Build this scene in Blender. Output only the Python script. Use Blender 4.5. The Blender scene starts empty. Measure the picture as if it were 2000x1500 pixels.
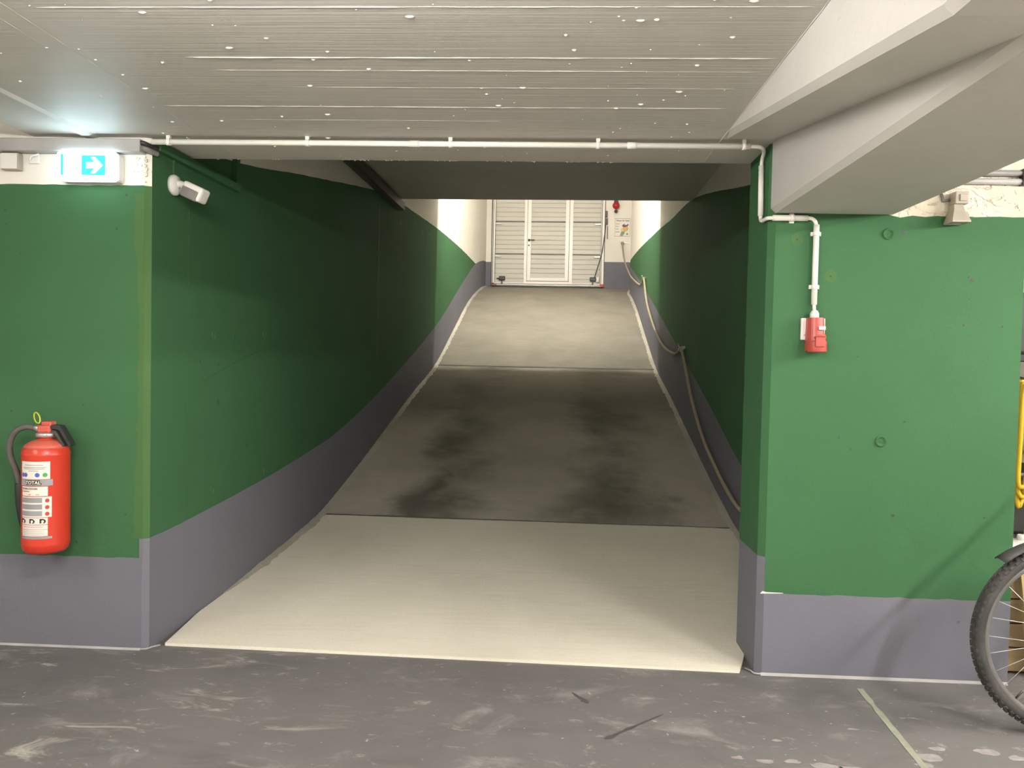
import bpy, bmesh, math, random
from mathutils import Vector, Matrix

random.seed(7)
scene = bpy.context.scene
COL = scene.collection

# ------------------------------------------------------------------ camera
YAW, PITCH, ROLL, FPX = 0.04764353, 0.03072447, 0.02126642, 1500.0
cam_data = bpy.data.cameras.new('camera')
cam = bpy.data.objects.new('camera', cam_data)
COL.objects.link(cam)
cam_data.sensor_fit = 'HORIZONTAL'
cam_data.sensor_width = 36.0
cam_data.lens = 36.0 * FPX / 2000.0
cam_data.clip_start = 0.05
cam_data.clip_end = 100
_f = Vector((-math.sin(YAW) * math.cos(PITCH), math.cos(YAW) * math.cos(PITCH), -math.sin(PITCH)))
_r = Vector((math.cos(YAW), math.sin(YAW), 0))
_u = _r.cross(_f)
_r2 = math.cos(ROLL) * _r + math.sin(ROLL) * _u
_u2 = -math.sin(ROLL) * _r + math.cos(ROLL) * _u
_m = Matrix((_r2, _u2, -_f)).transposed().to_4x4()
_m.translation = Vector((0, 0, 1.3))
cam.matrix_world = _m
scene.camera = cam

# ------------------------------------------------------------------ world, exposure, lamp strengths
world = bpy.data.worlds.new('world')
scene.world = world
world.use_nodes = True
world.node_tree.nodes['Background'].inputs[0].default_value = (0.0, 0.0, 0.0, 1)
world.node_tree.nodes['Background'].inputs[1].default_value = 1.0
vs = scene.view_settings
vs.view_transform = 'Standard'
vs.look = 'None'
vs.gamma = 1.0
vs.use_curve_mapping = False
vs.exposure = 0.27
WARM = (1.0, 0.96, 0.90)
# garage battens: (x, y, z, rotation about z, watts)
LAMPS = [(-2.9, 0.9, 2.15, 90, 210), (3.2, 2.1, 2.15, 90, 500), (-0.55, 1.12, 2.155, 0, 290), (-0.4, -1.2, 2.12, 0, 290), (2.25, 0.9, 2.15, 90, 480), (-2.9, -2.2, 2.15, 90, 230)]
UPPER_LAMP = 222



# ------------------------------------------------------------------ helpers
def lin(r, g, b):
    def c(v):
        v /= 255.0
        return v / 12.92 if v <= 0.04045 else ((v + 0.055) / 1.055) ** 2.4
    return (c(r), c(g), c(b), 1.0)


class NT:
    """tiny node-tree writer"""
    def __init__(self, name):
        self.m = bpy.data.materials.new(name)
        self.m.use_nodes = True
        self.t = self.m.node_tree
        self.b = self.t.nodes['Principled BSDF']
        self.tc = None

    def n(self, kind, **kw):
        nd = self.t.nodes.new(kind)
        for k, v in kw.items():
            setattr(nd, k, v)
        return nd

    def l(self, a, b):
        self.t.links.new(a, b)

    def coord(self, scale=(1, 1, 1), loc=(0, 0, 0)):
        if self.tc is None:
            self.tc = self.n('ShaderNodeTexCoord')
        mp = self.n('ShaderNodeMapping')
        mp.inputs['Scale'].default_value = scale
        mp.inputs['Location'].default_value = loc
        self.l(self.tc.outputs['Object'], mp.inputs['Vector'])
        return mp.outputs[0]

    def noise(self, scale, detail=4, rough=0.55, stretch=(1, 1, 1), loc=(0, 0, 0), dist=0.0):
        nd = self.n('ShaderNodeTexNoise')
        nd.inputs['Scale'].default_value = scale
        nd.inputs['Detail'].default_value = detail
        nd.inputs['Roughness'].default_value = rough
        nd.inputs['Distortion'].default_value = dist
        self.l(self.coord(stretch, loc), nd.inputs['Vector'])
        return nd.outputs['Fac']

    def ramp(self, fac, lo, hi, smooth=False):
        nd = self.n('ShaderNodeMapRange')
        if smooth:
            nd.interpolation_type = 'SMOOTHSTEP'
        nd.inputs['From Min'].default_value = lo
        nd.inputs['From Max'].default_value = hi
        self.l(fac, nd.inputs['Value'])
        return nd.outputs[0]

    def math(self, op, a, b=None):
        nd = self.n('ShaderNodeMath', operation=op)
        for i, v in enumerate((a, b)):
            if v is None:
                continue
            if isinstance(v, (int, float)):
                nd.inputs[i].default_value = v
            else:
                self.l(v, nd.inputs[i])
        return nd.outputs[0]

    def mix(self, fac, a, b):
        nd = self.n('ShaderNodeMix', data_type='RGBA')
        if isinstance(fac, (int, float)):
            nd.inputs[0].default_value = fac
        else:
            self.l(fac, nd.inputs[0])
        for i, v in ((6, a), (7, b)):
            if isinstance(v, tuple):
                nd.inputs[i].default_value = v
            else:
                self.l(v, nd.inputs[i])
        return nd.outputs[2]

    def col(self, c):
        if isinstance(c, tuple):
            self.b.inputs['Base Color'].default_value = c
        else:
            self.l(c, self.b.inputs['Base Color'])

    def rough(self, r):
        if isinstance(r, (int, float)):
            self.b.inputs['Roughness'].default_value = r
        else:
            self.l(r, self.b.inputs['Roughness'])

    def bump(self, h, strength=0.3, dist=0.01):
        nd = self.n('ShaderNodeBump')
        nd.inputs['Strength'].default_value = strength
        nd.inputs['Distance'].default_value = dist
        self.l(h, nd.inputs['Height'])
        self.l(nd.outputs[0], self.b.inputs['Normal'])

    def sep(self):
        s = self.n('ShaderNodeSeparateXYZ')
        self.l(self.coord(), s.inputs[0])
        return s.outputs


MAT = {}


def paint(name, c, c2=None, scale=3.0, rough=0.5, bump=0.15, bscale=60, metallic=0.0, stretch=(1, 1, 1), spec=0.5):
    t = NT(name)
    if c2 is None:
        c2 = tuple(v * 0.82 for v in c[:3]) + (1.0,)
    t.col(t.mix(t.ramp(t.noise(scale, 5, 0.6, stretch), 0.3, 0.7), c, c2))
    t.rough(rough)
    t.b.inputs['Metallic'].default_value = metallic
    t.b.inputs['Specular IOR Level'].default_value = spec
    if bump:
        t.bump(t.noise(bscale, 3, 0.5, stretch), bump, 0.004)
    MAT[name] = t.m
    return t.m


def glow(name, c, strength):
    t = NT(name)
    t.col((c[0] * 0.6, c[1] * 0.6, c[2] * 0.6, 1))
    t.b.inputs['Emission Color'].default_value = c
    t.b.inputs['Emission Strength'].default_value = strength
    t.rough(0.4)
    MAT[name] = t.m
    return t.m


# --- wall paints
def wall_paint(name, base, dark, light, rough=0.75):
    t = NT(name)
    c = t.mix(t.ramp(t.noise(1.1, 4, 0.6), 0.35, 0.7), base, dark)
    c = t.mix(t.math('MULTIPLY', t.ramp(t.noise(2.2, 6, 0.65, (1.5, 1.5, 0.5), (3, 1, 7)), 0.60, 0.80), 0.35), c, light)
    spots = t.ramp(t.noise(16, 2, 0.4, (1, 1, 1), (9, 2, 4)), 0.765, 0.79)
    c = t.mix(t.math('MULTIPLY', spots, 0.5), c, tuple(v * 0.35 for v in base[:3]) + (1,))
    t.col(c)
    t.b.inputs['Specular IOR Level'].default_value = 0.15
    t.rough(rough)
    h = t.math('ADD', t.noise(9, 5, 0.6), t.math('MULTIPLY', t.noise(110, 2, 0.5), 0.25))
    h = t.math('SUBTRACT', h, t.math('MULTIPLY', spots, 0.5))
    t.bump(h, 0.22, 0.012)
    MAT[name] = t.m


GREEN = (0.046, 0.128, 0.056, 1)
wall_paint('green_paint', GREEN, (0.042, 0.118, 0.051, 1), (0.056, 0.142, 0.065, 1))
wall_paint('olive_paint', (0.066, 0.135, 0.047, 1), (0.056, 0.128, 0.047, 1), (0.085, 0.15, 0.055, 1))
wall_paint('grey_paint', (0.168, 0.168, 0.196, 1), (0.153, 0.153, 0.18, 1), (0.19, 0.19, 0.215, 1), 0.7)
wall_paint('white_paint', (0.80, 0.765, 0.70, 1), (0.74, 0.705, 0.64, 1), (0.84, 0.81, 0.76, 1), 0.6)

t = NT('rough_plaster')
c = t.mix(t.ramp(t.noise(5, 6, 0.65), 0.4, 0.7), (0.78, 0.72, 0.60, 1), (0.66, 0.58, 0.44, 1))
t.col(c)
t.rough(0.8)
t.bump(t.math('ADD', t.noise(14, 7, 0.7, dist=1.0), t.math('MULTIPLY', t.ramp(t.noise(6, 5, 0.6, dist=1.5), 0.5, 0.53), 0.7)), 0.7, 0.02)
MAT['rough_plaster'] = t.m

# --- painted concrete ceiling, with the grain of the formwork boards running along x
t = NT('ceiling_paint')
str1 = t.noise(1.6, 6, 0.65, (0.25, 9, 1))
str2 = t.noise(14, 4, 0.6, (0.12, 6, 1))
c = t.mix(t.ramp(t.noise(0.9, 4, 0.6), 0.35, 0.7), (0.55, 0.525, 0.485, 1), (0.50, 0.475, 0.435, 1))
c = t.mix(t.math('MULTIPLY', t.ramp(str1, 0.45, 0.75), 0.35), c, (0.44, 0.42, 0.38, 1))
c = t.mix(t.math('MULTIPLY', t.ramp(t.noise(2.6, 5, 0.6, (1, 1, 1), (4, 4, 4)), 0.64, 0.7), 0.2), c, (0.75, 0.72, 0.68, 1))
t.col(c)
t.rough(0.55)
t.bump(t.math('ADD', t.math('MULTIPLY', str1, 0.5), t.math('MULTIPLY', str2, 0.5)), 0.35, 0.008)
MAT['ceiling_paint'] = t.m

t = NT('beam_paint')
c = t.mix(t.ramp(t.noise(2.2, 5, 0.6), 0.35, 0.7), (0.53, 0.51, 0.48, 1), (0.49, 0.47, 0.44, 1))
t.col(c)
t.rough(0.6)
t.bump(t.math('ADD', t.noise(25, 4, 0.6), t.ramp(t.noise(40, 2, 0.5, (1, 1, 1), (5, 5, 1)), 0.72, 0.76)), 0.25, 0.006)
MAT['beam_paint'] = t.m

paint('dark_soffit', (0.26, 0.25, 0.22, 1), (0.22, 0.21, 0.185, 1), 1.5, 0.7, 0.2, 20)

# --- ramp concrete
def concrete(name, a, b, brush=1.0):
    t = NT(name)
    c = t.mix(t.ramp(t.noise(1.4, 6, 0.65), 0.35, 0.68), a, b)
    g = t.noise(5, 5, 0.7, (0.6, 7, 1))
    c = t.mix(t.math('MULTIPLY', t.ramp(g, 0.5, 0.8), 0.35 * brush), c, tuple(v * 0.72 for v in b[:3]) + (1,))
    c = t.mix(t.math('MULTIPLY', t.ramp(t.noise(160, 2, 0.5), 0.5, 0.75), 0.28), c, tuple(v * 0.6 for v in a[:3]) + (1,))
    c = t.mix(t.math('MULTIPLY', t.ramp(t.noise(1.0, 3, 0.5, (1.5, 0.7, 1), (2, 8, 1)), 0.55, 0.72), 0.25), c, tuple(v * 0.7 for v in b[:3]) + (1,))
    t.rough(0.9)
    t.b.inputs['Specular IOR Level'].default_value = 0.2
    t.bump(t.math('ADD', t.noise(150, 3, 0.6), t.math('MULTIPLY', g, 1.2)), 0.4, 0.006)
    MAT[name] = t.m
    return t, c


t, c = concrete('concrete_pale', (0.82, 0.77, 0.655, 1), (0.77, 0.72, 0.60, 1))
t.col(c)
t, c = concrete('concrete_upper', (0.25, 0.232, 0.19, 1), (0.20, 0.186, 0.154, 1), 1.6)
t.col(c)
# middle pour: older, darker concrete with rubber and soot ground in along the wheel tracks, plus painted shade
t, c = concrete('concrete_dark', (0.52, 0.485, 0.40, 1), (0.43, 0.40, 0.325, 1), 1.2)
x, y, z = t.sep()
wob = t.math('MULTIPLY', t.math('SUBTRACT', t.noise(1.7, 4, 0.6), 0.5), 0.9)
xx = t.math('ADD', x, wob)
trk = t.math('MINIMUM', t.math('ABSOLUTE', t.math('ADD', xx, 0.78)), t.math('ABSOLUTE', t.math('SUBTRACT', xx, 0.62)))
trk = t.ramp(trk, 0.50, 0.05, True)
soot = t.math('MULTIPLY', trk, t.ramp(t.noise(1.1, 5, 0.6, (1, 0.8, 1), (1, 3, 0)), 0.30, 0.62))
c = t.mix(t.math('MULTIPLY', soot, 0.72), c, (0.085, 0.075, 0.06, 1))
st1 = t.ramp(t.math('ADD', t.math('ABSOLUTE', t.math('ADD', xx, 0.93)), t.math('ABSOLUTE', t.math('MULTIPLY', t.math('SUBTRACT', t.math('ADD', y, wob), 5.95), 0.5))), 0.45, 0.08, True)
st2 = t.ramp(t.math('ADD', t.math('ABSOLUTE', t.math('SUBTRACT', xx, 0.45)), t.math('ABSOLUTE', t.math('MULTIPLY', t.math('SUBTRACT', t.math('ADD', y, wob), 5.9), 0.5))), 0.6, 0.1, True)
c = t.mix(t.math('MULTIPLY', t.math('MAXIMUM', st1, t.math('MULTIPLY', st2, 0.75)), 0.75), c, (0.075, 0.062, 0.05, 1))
band = t.ramp(t.math('ABSOLUTE', t.math('SUBTRACT', t.math('ADD', y, wob), 9.5)), 2.3, 0.4, True)  # painted shade below the upper seam, countering lamp light leaking under the downstand
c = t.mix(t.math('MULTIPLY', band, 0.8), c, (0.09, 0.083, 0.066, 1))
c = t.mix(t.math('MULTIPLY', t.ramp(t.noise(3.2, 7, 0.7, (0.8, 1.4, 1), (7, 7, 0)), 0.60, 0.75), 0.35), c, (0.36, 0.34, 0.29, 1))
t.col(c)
t, c = concrete('bounce_concrete', (0.50, 0.47, 0.42, 1), (0.44, 0.41, 0.365, 1))
t.col(c)
t, c = concrete('mortar', (0.50, 0.47, 0.40, 1), (0.36, 0.335, 0.28, 1))
t.col(c)

# --- garage floor: worn grey coating
t = NT('floor_coating')
c = t.mix(t.ramp(t.noise(0.9, 6, 0.65), 0.35, 0.68), (0.125, 0.119, 0.116, 1), (0.16, 0.152, 0.148, 1))
c = t.mix(t.math('MULTIPLY', t.ramp(t.noise(3.0, 7, 0.7, (0.8, 1.5, 1), (2, 5, 1), 0.6), 0.55, 0.68), 0.7), c, (0.29, 0.27, 0.262, 1))
c = t.mix(t.math('MULTIPLY', t.ramp(t.noise(2.0, 6, 0.6, (0.8, 1.6, 1), (12, 3, 5), 0.9), 0.50, 0.75), 0.6), c, (0.08, 0.075, 0.074, 1))
x, y, z = t.sep()
leftm = t.ramp(x, -0.2, -1.4, True)
stre = t.ramp(t.noise(2.6, 7, 0.72, (1.1, 3.2, 1), (3, 1, 9), 0.8), 0.56, 0.70)
c = t.mix(t.math('MULTIPLY', t.math('MULTIPLY', leftm, stre), 0.85), c, (0.46, 0.43, 0.37, 1))
sc = t.ramp(t.noise(9, 6, 0.75, (1.0, 2.0, 1), (1, 6, 3), 0.5), 0.60, 0.68)
c = t.mix(t.math('MULTIPLY', sc, 0.5), c, (0.40, 0.375, 0.345, 1))
c = t.mix(t.math('MULTIPLY', t.ramp(t.noise(30, 3, 0.6, (1, 1, 1), (8, 8, 8)), 0.68, 0.73), 0.7), c, (0.5, 0.47, 0.42, 1))
t.col(c)
t.rough(0.62)
t.b.inputs['Specular IOR Level'].default_value = 0.3
t.bump(t.noise(45, 4, 0.6), 0.15, 0.004)
MAT['floor_coating'] = t.m

paint('chipped_coating', (0.34, 0.31, 0.30, 1), (0.22, 0.20, 0.195, 1), 30, 0.8, 0.4, 90)
paint('floor_tape', (0.33, 0.33, 0.25, 1), (0.24, 0.25, 0.19, 1), 25, 0.7)
paint('oil_dark', (0.06, 0.055, 0.055, 1), (0.085, 0.08, 0.078, 1), 20, 0.5)
paint('sealant', (0.40, 0.39, 0.385, 1), (0.30, 0.29, 0.28, 1), 8, 0.6, 0.2, 80)
paint('conduit_white', (0.78, 0.76, 0.70, 1), (0.72, 0.70, 0.64, 1), 4, 0.4, 0.05)
paint('plastic_white', (0.76, 0.74, 0.70, 1), (0.70, 0.68, 0.63, 1), 6, 0.35, 0.05)
paint('plastic_grey', (0.22, 0.21, 0.20, 1), None, 30, 0.5, 0.1)
paint('plastic_beige', (0.42, 0.38, 0.31, 1), (0.34, 0.31, 0.25, 1), 12, 0.5, 0.1)
paint('duct_grey', (0.36, 0.35, 0.34, 1), (0.30, 0.29, 0.28, 1), 6, 0.5, 0.08)
paint('black_plastic', (0.018, 0.018, 0.02, 1), (0.03, 0.03, 0.03, 1), 10, 0.45, 0.1)
paint('rubber', (0.028, 0.027, 0.026, 1), (0.06, 0.056, 0.052, 1), 14, 0.8, 0.4, 60)
paint('hose_rubber', (0.11, 0.10, 0.09, 1), (0.07, 0.065, 0.06, 1), 20, 0.6, 0.15)
paint('steel', (0.55, 0.54, 0.52, 1), (0.42, 0.41, 0.40, 1), 12, 0.35, 0.1, 80, 0.85)
paint('spoke_steel', (0.75, 0.74, 0.72, 1), None, 20, 0.3, 0, 1, 0.6)
paint('rim_grey', (0.20, 0.19, 0.18, 1), (0.15, 0.145, 0.14, 1), 14, 0.45, 0.1, 80, 0.4)
paint('zinc', (0.42, 0.41, 0.39, 1), (0.32, 0.31, 0.30, 1), 9, 0.4, 0.1, 60, 0.7)
paint('dark_metal', (0.045, 0.043, 0.04, 1), (0.07, 0.066, 0.06, 1), 10, 0.5, 0.1)
paint('ext_red', (0.62, 0.045, 0.022, 1), (0.55, 0.038, 0.02, 1), 5, 0.3, 0.04)
paint('dusty_red', (0.60, 0.13, 0.09, 1), (0.52, 0.08, 0.055, 1), 9, 0.5, 0.05)
paint('socket_red', (0.46, 0.075, 0.06, 1), (0.40, 0.06, 0.05, 1), 8, 0.4, 0.05)
paint('lamp_red', (0.50, 0.02, 0.03, 1), (0.36, 0.015, 0.02, 1), 20, 0.15, 0.0)
paint('label_white', (0.78, 0.75, 0.68, 1), (0.74, 0.70, 0.63, 1), 15, 0.5, 0.0)
paint('label_grey', (0.34, 0.34, 0.355, 1), None, 15, 0.5, 0.0)
paint('ink_black', (0.02, 0.02, 0.02, 1), None, 15, 0.6, 0.0)
paint('ink_grey', (0.30, 0.29, 0.28, 1), None, 15, 0.6, 0.0)
paint('ink_red', (0.55, 0.06, 0.05, 1), None, 15, 0.6, 0.0)
paint('ink_blue', (0.08, 0.12, 0.45, 1), None, 15, 0.6, 0.0)
paint('ink_green', (0.08, 0.36, 0.10, 1), None, 15, 0.6, 0.0)
paint('ink_orange', (0.72, 0.36, 0.08, 1), (0.66, 0.42, 0.14, 1), 40, 0.6, 0.0)
paint('ink_navy', (0.10, 0.10, 0.20, 1), None, 15, 0.6, 0.0)
paint('ink_skin', (0.75, 0.58, 0.42, 1), None, 15, 0.6, 0.0)
paint('tag_yellow', (0.62, 0.60, 0.05, 1), None, 15, 0.5, 0.0)
paint('rope', (0.42, 0.36, 0.25, 1), (0.30, 0.25, 0.17, 1), 60, 0.85, 0.5, 160)
paint('door_panel', (0.55, 0.53, 0.475, 1), (0.52, 0.50, 0.445, 1), 3, 0.45, 0.1, 120, 0.0, (0.2, 0.2, 5))
paint('door_frame', (0.82, 0.80, 0.74, 1), (0.78, 0.76, 0.70, 1), 4, 0.35, 0.03)
paint('hinge_dark', (0.12, 0.115, 0.105, 1), None, 6, 0.5, 0.05)
paint('yellow_cable', (0.75, 0.52, 0.02, 1), (0.62, 0.42, 0.03, 1), 8, 0.4, 0.05)
paint('wood', (0.34, 0.25, 0.13, 1), (0.22, 0.155, 0.08, 1), 5, 0.75, 0.2, 40, 0.0, (0.4, 3, 6))
paint('wood_pale', (0.55, 0.40, 0.20, 1), (0.45, 0.32, 0.15, 1), 5, 0.75, 0.2, 40, 0.0, (3, 3, 0.5))
paint('recess_dark', (0.10, 0.098, 0.095, 1), (0.08, 0.078, 0.075, 1), 3, 0.8, 0.2, 20)
paint('frame_blue', (0.05, 0.06, 0.10, 1), None, 8, 0.3, 0.0)
paint('mudguard', (0.05, 0.048, 0.046, 1), (0.03, 0.029, 0.028, 1), 12, 0.65, 0.2)
glow('sign_white', (0.66, 0.90, 1.0, 1), 12.0)
glow('sign_green', (0.03, 0.68, 0.55, 1), 0.95)
glow('sign_pale', (0.55, 0.90, 0.85, 1), 1.2)


def link(name, me, mat=None, parent=None, loc=None):
    o = bpy.data.objects.new(name, me)
    COL.objects.link(o)
    if mat is not None and me is not None:
        for mm in (mat if isinstance(mat, (list, tuple)) else [mat]):
            me.materials.append(MAT[mm])
    if parent is not None:
        o.parent = parent
    if loc is not None:
        o.location = loc
    return o


def tag(o, label, cat=None, group=None, kind=None):
    o['label'] = label
    if cat:
        o['category'] = cat
    if group:
        o['group'] = group
    if kind:
        o['kind'] = kind
    return o


def thing(name, label, cat, loc=(0, 0, 0), rot=(0, 0, 0), group=None, kind=None):
    o = bpy.data.objects.new(name, None)
    o.empty_display_size = 0.1
    COL.objects.link(o)
    o.location = loc
    o.rotation_euler = rot
    return tag(o, label, cat, group, kind)


class MB:
    def __init__(self):
        self.v, self.f, self.mi, self.sm = [], [], [], []

    def add(self, vs_, fs_, mi=0, smooth=False):
        k = len(self.v)
        self.v += [tuple(p) for p in vs_]
        for f in fs_:
            self.f.append([i + k for i in f])
            self.mi.append(mi)
            self.sm.append(smooth)
        return self

    def box(self, lo, hi, mi=0, bev=0.0):
        (x0, y0, z0), (x1, y1, z1) = lo, hi
        if bev <= 0:
            v = [(x0, y0, z0), (x1, y0, z0), (x1, y1, z0), (x0, y1, z0), (x0, y0, z1), (x1, y0, z1), (x1, y1, z1), (x0, y1, z1)]
            return self.add(v, [(0, 3, 2, 1), (4, 5, 6, 7), (0, 1, 5, 4), (1, 2, 6, 5), (2, 3, 7, 6), (3, 0, 4, 7)], mi)
        bm = bmesh.new()
        bmesh.ops.create_cube(bm, size=1)
        for q in bm.verts:
            q.co = Vector(((x0 + x1) / 2 + q.co.x * (x1 - x0), (y0 + y1) / 2 + q.co.y * (y1 - y0), (z0 + z1) / 2 + q.co.z * (z1 - z0)))
        bmesh.ops.bevel(bm, geom=list(bm.edges), offset=bev, segments=2, profile=0.5, affect='EDGES')
        bm.verts.index_update()
        self.add([q.co.copy() for q in bm.verts], [[q.index for q in f.verts] for f in bm.faces], mi)
        bm.free()
        return self

    def tube(self, pts, r, seg=10, mi=0, cap=True, closed=False):
        pts = [Vector(p) for p in pts]
        n = len(pts)
        rr = r if isinstance(r, (list, tuple)) else [r] * n
        up = None
        vs_ = []
        for i, p in enumerate(pts):
            if closed:
                d = (pts[(i + 1) % n] - pts[i - 1]).normalized()
            else:
                d = (pts[min(i + 1, n - 1)] - pts[max(i - 1, 0)]).normalized()
            if up is None:
                up = Vector((0, 0, 1)) if abs(d.z) < 0.9 else Vector((1, 0, 0))
            a = (up - d * up.dot(d)).normalized()
            up = a
            b = d.cross(a)
            for k in range(seg):
                t_ = 2 * math.pi * k / seg
                vs_.append(p + (a * math.cos(t_) + b * math.sin(t_)) * rr[i])
        fs_ = []
        for i in range(n if closed else n - 1):
            j = (i + 1) % n
            for k in range(seg):
                k2 = (k + 1) % seg
                fs_.append((i * seg + k, i * seg + k2, j * seg + k2, j * seg + k))
        self.add(vs_, fs_, mi, True)
        if cap and not closed:
            k0 = len(self.v) - n * seg
            self.f.append([k0 + k for k in range(seg)][::-1]); self.mi.append(mi); self.sm.append(False)
            self.f.append([k0 + (n - 1) * seg + k for k in range(seg)]); self.mi.append(mi); self.sm.append(False)
        return self

    def lathe(self, prof, center=(0, 0, 0), axis='Z', seg=28, mi=0, smooth=True):
        """prof: list of (radius, height)"""
        c = Vector(center)
        vs_, fs_ = [], []
        for r, h in prof:
            for k in range(seg):
                a = 2 * math.pi * k / seg
                p = (r * math.cos(a), r * math.sin(a), h)
                if axis == 'Y':
                    p = (p[0], p[2], p[1])
                elif axis == 'X':
                    p = (p[2], p[0], p[1])
                vs_.append(c + Vector(p))
        for i in range(len(prof) - 1):
            for k in range(seg):
                k2 = (k + 1) % seg
                fs_.append((i * seg + k, i * seg + k2, (i + 1) * seg + k2, (i + 1) * seg + k))
        k0 = len(self.v)
        self.add(vs_, fs_, mi, smooth)
        if prof[0][0] > 1e-5:
            self.f.append([k0 + k for k in range(seg)][::-1]); self.mi.append(mi); self.sm.append(False)
        if prof[-1][0] > 1e-5:
            self.f.append([k0 + (len(prof) - 1) * seg + k for k in range(seg)]); self.mi.append(mi); self.sm.append(False)
        return self

    def prism(self, poly, fn, d0, d1, mi=0):
        """poly: 2-D outline; fn(u,v,d) -> point"""
        n = len(poly)
        vs_ = [fn(a, b, d0) for a, b in poly] + [fn(a, b, d1) for a, b in poly]
        fs_ = [list(range(n))[::-1], list(range(n, 2 * n))]
        for i in range(n):
            j = (i + 1) % n
            fs_.append((i, j, n + j, n + i))
        return self.add(vs_, fs_, mi)

    def xform(self, fn):
        self.v = [tuple(fn(Vector(p))) for p in self.v]
        return self

    def mesh(self, name):
        me = bpy.data.meshes.new(name)
        me.from_pydata(self.v, [], self.f)
        me.update()
        for p, mi, s in zip(me.polygons, self.mi, self.sm):
            p.material_index = mi
            p.use_smooth = s
        bm = bmesh.new()
        bm.from_mesh(me)
        bmesh.ops.recalc_face_normals(bm, faces=bm.faces)
        bm.to_mesh(me)
        bm.free()
        return me

    def build(self, name, mat, parent=None, loc=None):
        return link(name, self.mesh(name), mat, parent, loc)


def catmull(pts, sub=8):
    pts = [Vector(p) for p in pts]
    out = []
    for i in range(len(pts) - 1):
        p0, p1, p2, p3 = pts[max(i - 1, 0)], pts[i], pts[i + 1], pts[min(i + 2, len(pts) - 1)]
        for k in range(sub):
            t_ = k / sub
            out.append(0.5 * ((2 * p1) + (p2 - p0) * t_ + (2 * p0 - 5 * p1 + 4 * p2 - p3) * t_ * t_ + (3 * p1 - p0 - 3 * p2 + p3) * t_ ** 3))
    out.append(pts[-1])
    return out


def interp(tab, x):
    """monotone-ish smooth interpolation of [(x, y)]"""
    n = len(tab)
    if x <= tab[0][0]:
        return tab[0][1]
    if x >= tab[-1][0]:
        return tab[-1][1]
    i = max(k for k in range(n - 1) if tab[k][0] <= x)
    def slope(k):
        if k == 0:
            return (tab[1][1] - tab[0][1]) / (tab[1][0] - tab[0][0])
        if k == n - 1:
            return (tab[-1][1] - tab[-2][1]) / (tab[-1][0] - tab[-2][0])
        return (tab[k + 1][1] - tab[k - 1][1]) / (tab[k + 1][0] - tab[k - 1][0])
    x0, y0 = tab[i]
    x1, y1 = tab[i + 1]
    h = x1 - x0
    u = (x - x0) / h
    return (2 * u ** 3 - 3 * u * u + 1) * y0 + (u ** 3 - 2 * u * u + u) * h * slope(i) + (-2 * u ** 3 + 3 * u * u) * y1 + (u ** 3 - u * u) * h * slope(i + 1)


def text_mesh(body, size, align='CENTER', bold=0.0):
    cu = bpy.data.curves.new('lettering', 'FONT')
    cu.body = body
    cu.size = size
    cu.align_x = align
    cu.align_y = 'CENTER'
    cu.offset = bold
    cu.resolution_u = 3
    ob = bpy.data.objects.new('lettering', cu)
    COL.objects.link(ob)
    bpy.context.view_layer.update()
    me = bpy.data.meshes.new_from_object(ob.evaluated_get(bpy.context.evaluated_depsgraph_get()))
    bpy.data.objects.remove(ob)
    vs_ = [v.co.copy() for v in me.vertices]
    fs_ = [list(p.vertices) for p in me.polygons]
    bpy.data.meshes.remove(me)
    return vs_, fs_


# ------------------------------------------------------------------ main dimensions (metres; y = 0 at the viewer, front wall at Y0)
Y0, YB = 3.24, 3.57           # front face and back face of the wall around the ramp opening
XL, XR, XE = -1.726, 0.896, 1.926   # left jamb, right jamb, right end of the right wall piece
ZC = 2.22                     # garage ceiling
PHI, WR = 0.02, 3.04          # ramp direction, ramp width
DR = Vector((math.sin(PHI), math.cos(PHI), 0))
NR = Vector((math.cos(PHI), -math.sin(PHI), 0))
A0 = Vector((XL, Y0, 0))


def RP(s, n, z):
    return A0 + DR * s + NR * n + Vector((0, 0, z))


PROFILE = [(0.0, 0.012), (0.35, 0.015), (0.75, 0.025), (1.2, 0.045), (1.75, 0.078), (2.36, 0.13), (3.0, 0.25), (3.7, 0.398), (4.6, 0.608), (5.9, 0.90), (7.37, 1.215),
           (9.0, 1.745), (10.45, 2.235), (11.4, 2.495), (12.4, 2.71), (13.3, 2.865), (14.2, 2.955), (15.5, 2.98)]
STRIPE_L = [(0, 0.49), (0.283, 0.497), (0.873, 0.527), (1.673, 0.585), (2.8, 0.705), (4.57, 1.06), (7.6, 1.83), (10.1, 2.65), (11.57, 3.10), (12.3, 3.27), (12.9, 3.37), (13.5, 3.45), (14.2, 3.5)]
STRIPE_R = [(0, 0.40), (1.2, 0.46), (2.237, 0.60), (3.37, 0.92), (4.41, 1.207), (5.18, 1.415), (9.14, 2.473), (12.0, 3.17), (12.918, 3.356), (14.2, 3.5)]
GTOP_L = [(0, 2.26), (0.85, 2.335), (2.0, 2.537), (4.43, 2.93), (5.45, 2.99), (7.46, 3.10), (10.05, 3.175), (14.5, 3.19)]
GTOP_R = [(0, 2.26), (0.85, 2.335), (2.19, 2.54), (4.6, 2.95), (6.3, 3.05), (7.6, 3.14), (11.2, 3.31), (14.5, 3.32)]
def flare(s):
    u = min(1.0, max(0.0, (s - 12.0) / 1.7))
    return 0.16 * u * u * (3 - 2 * u)


S_SLAB, S_DOWN, S_DOOR, Z_TOP = 4.72, 7.41, 13.8, 5.75


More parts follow.
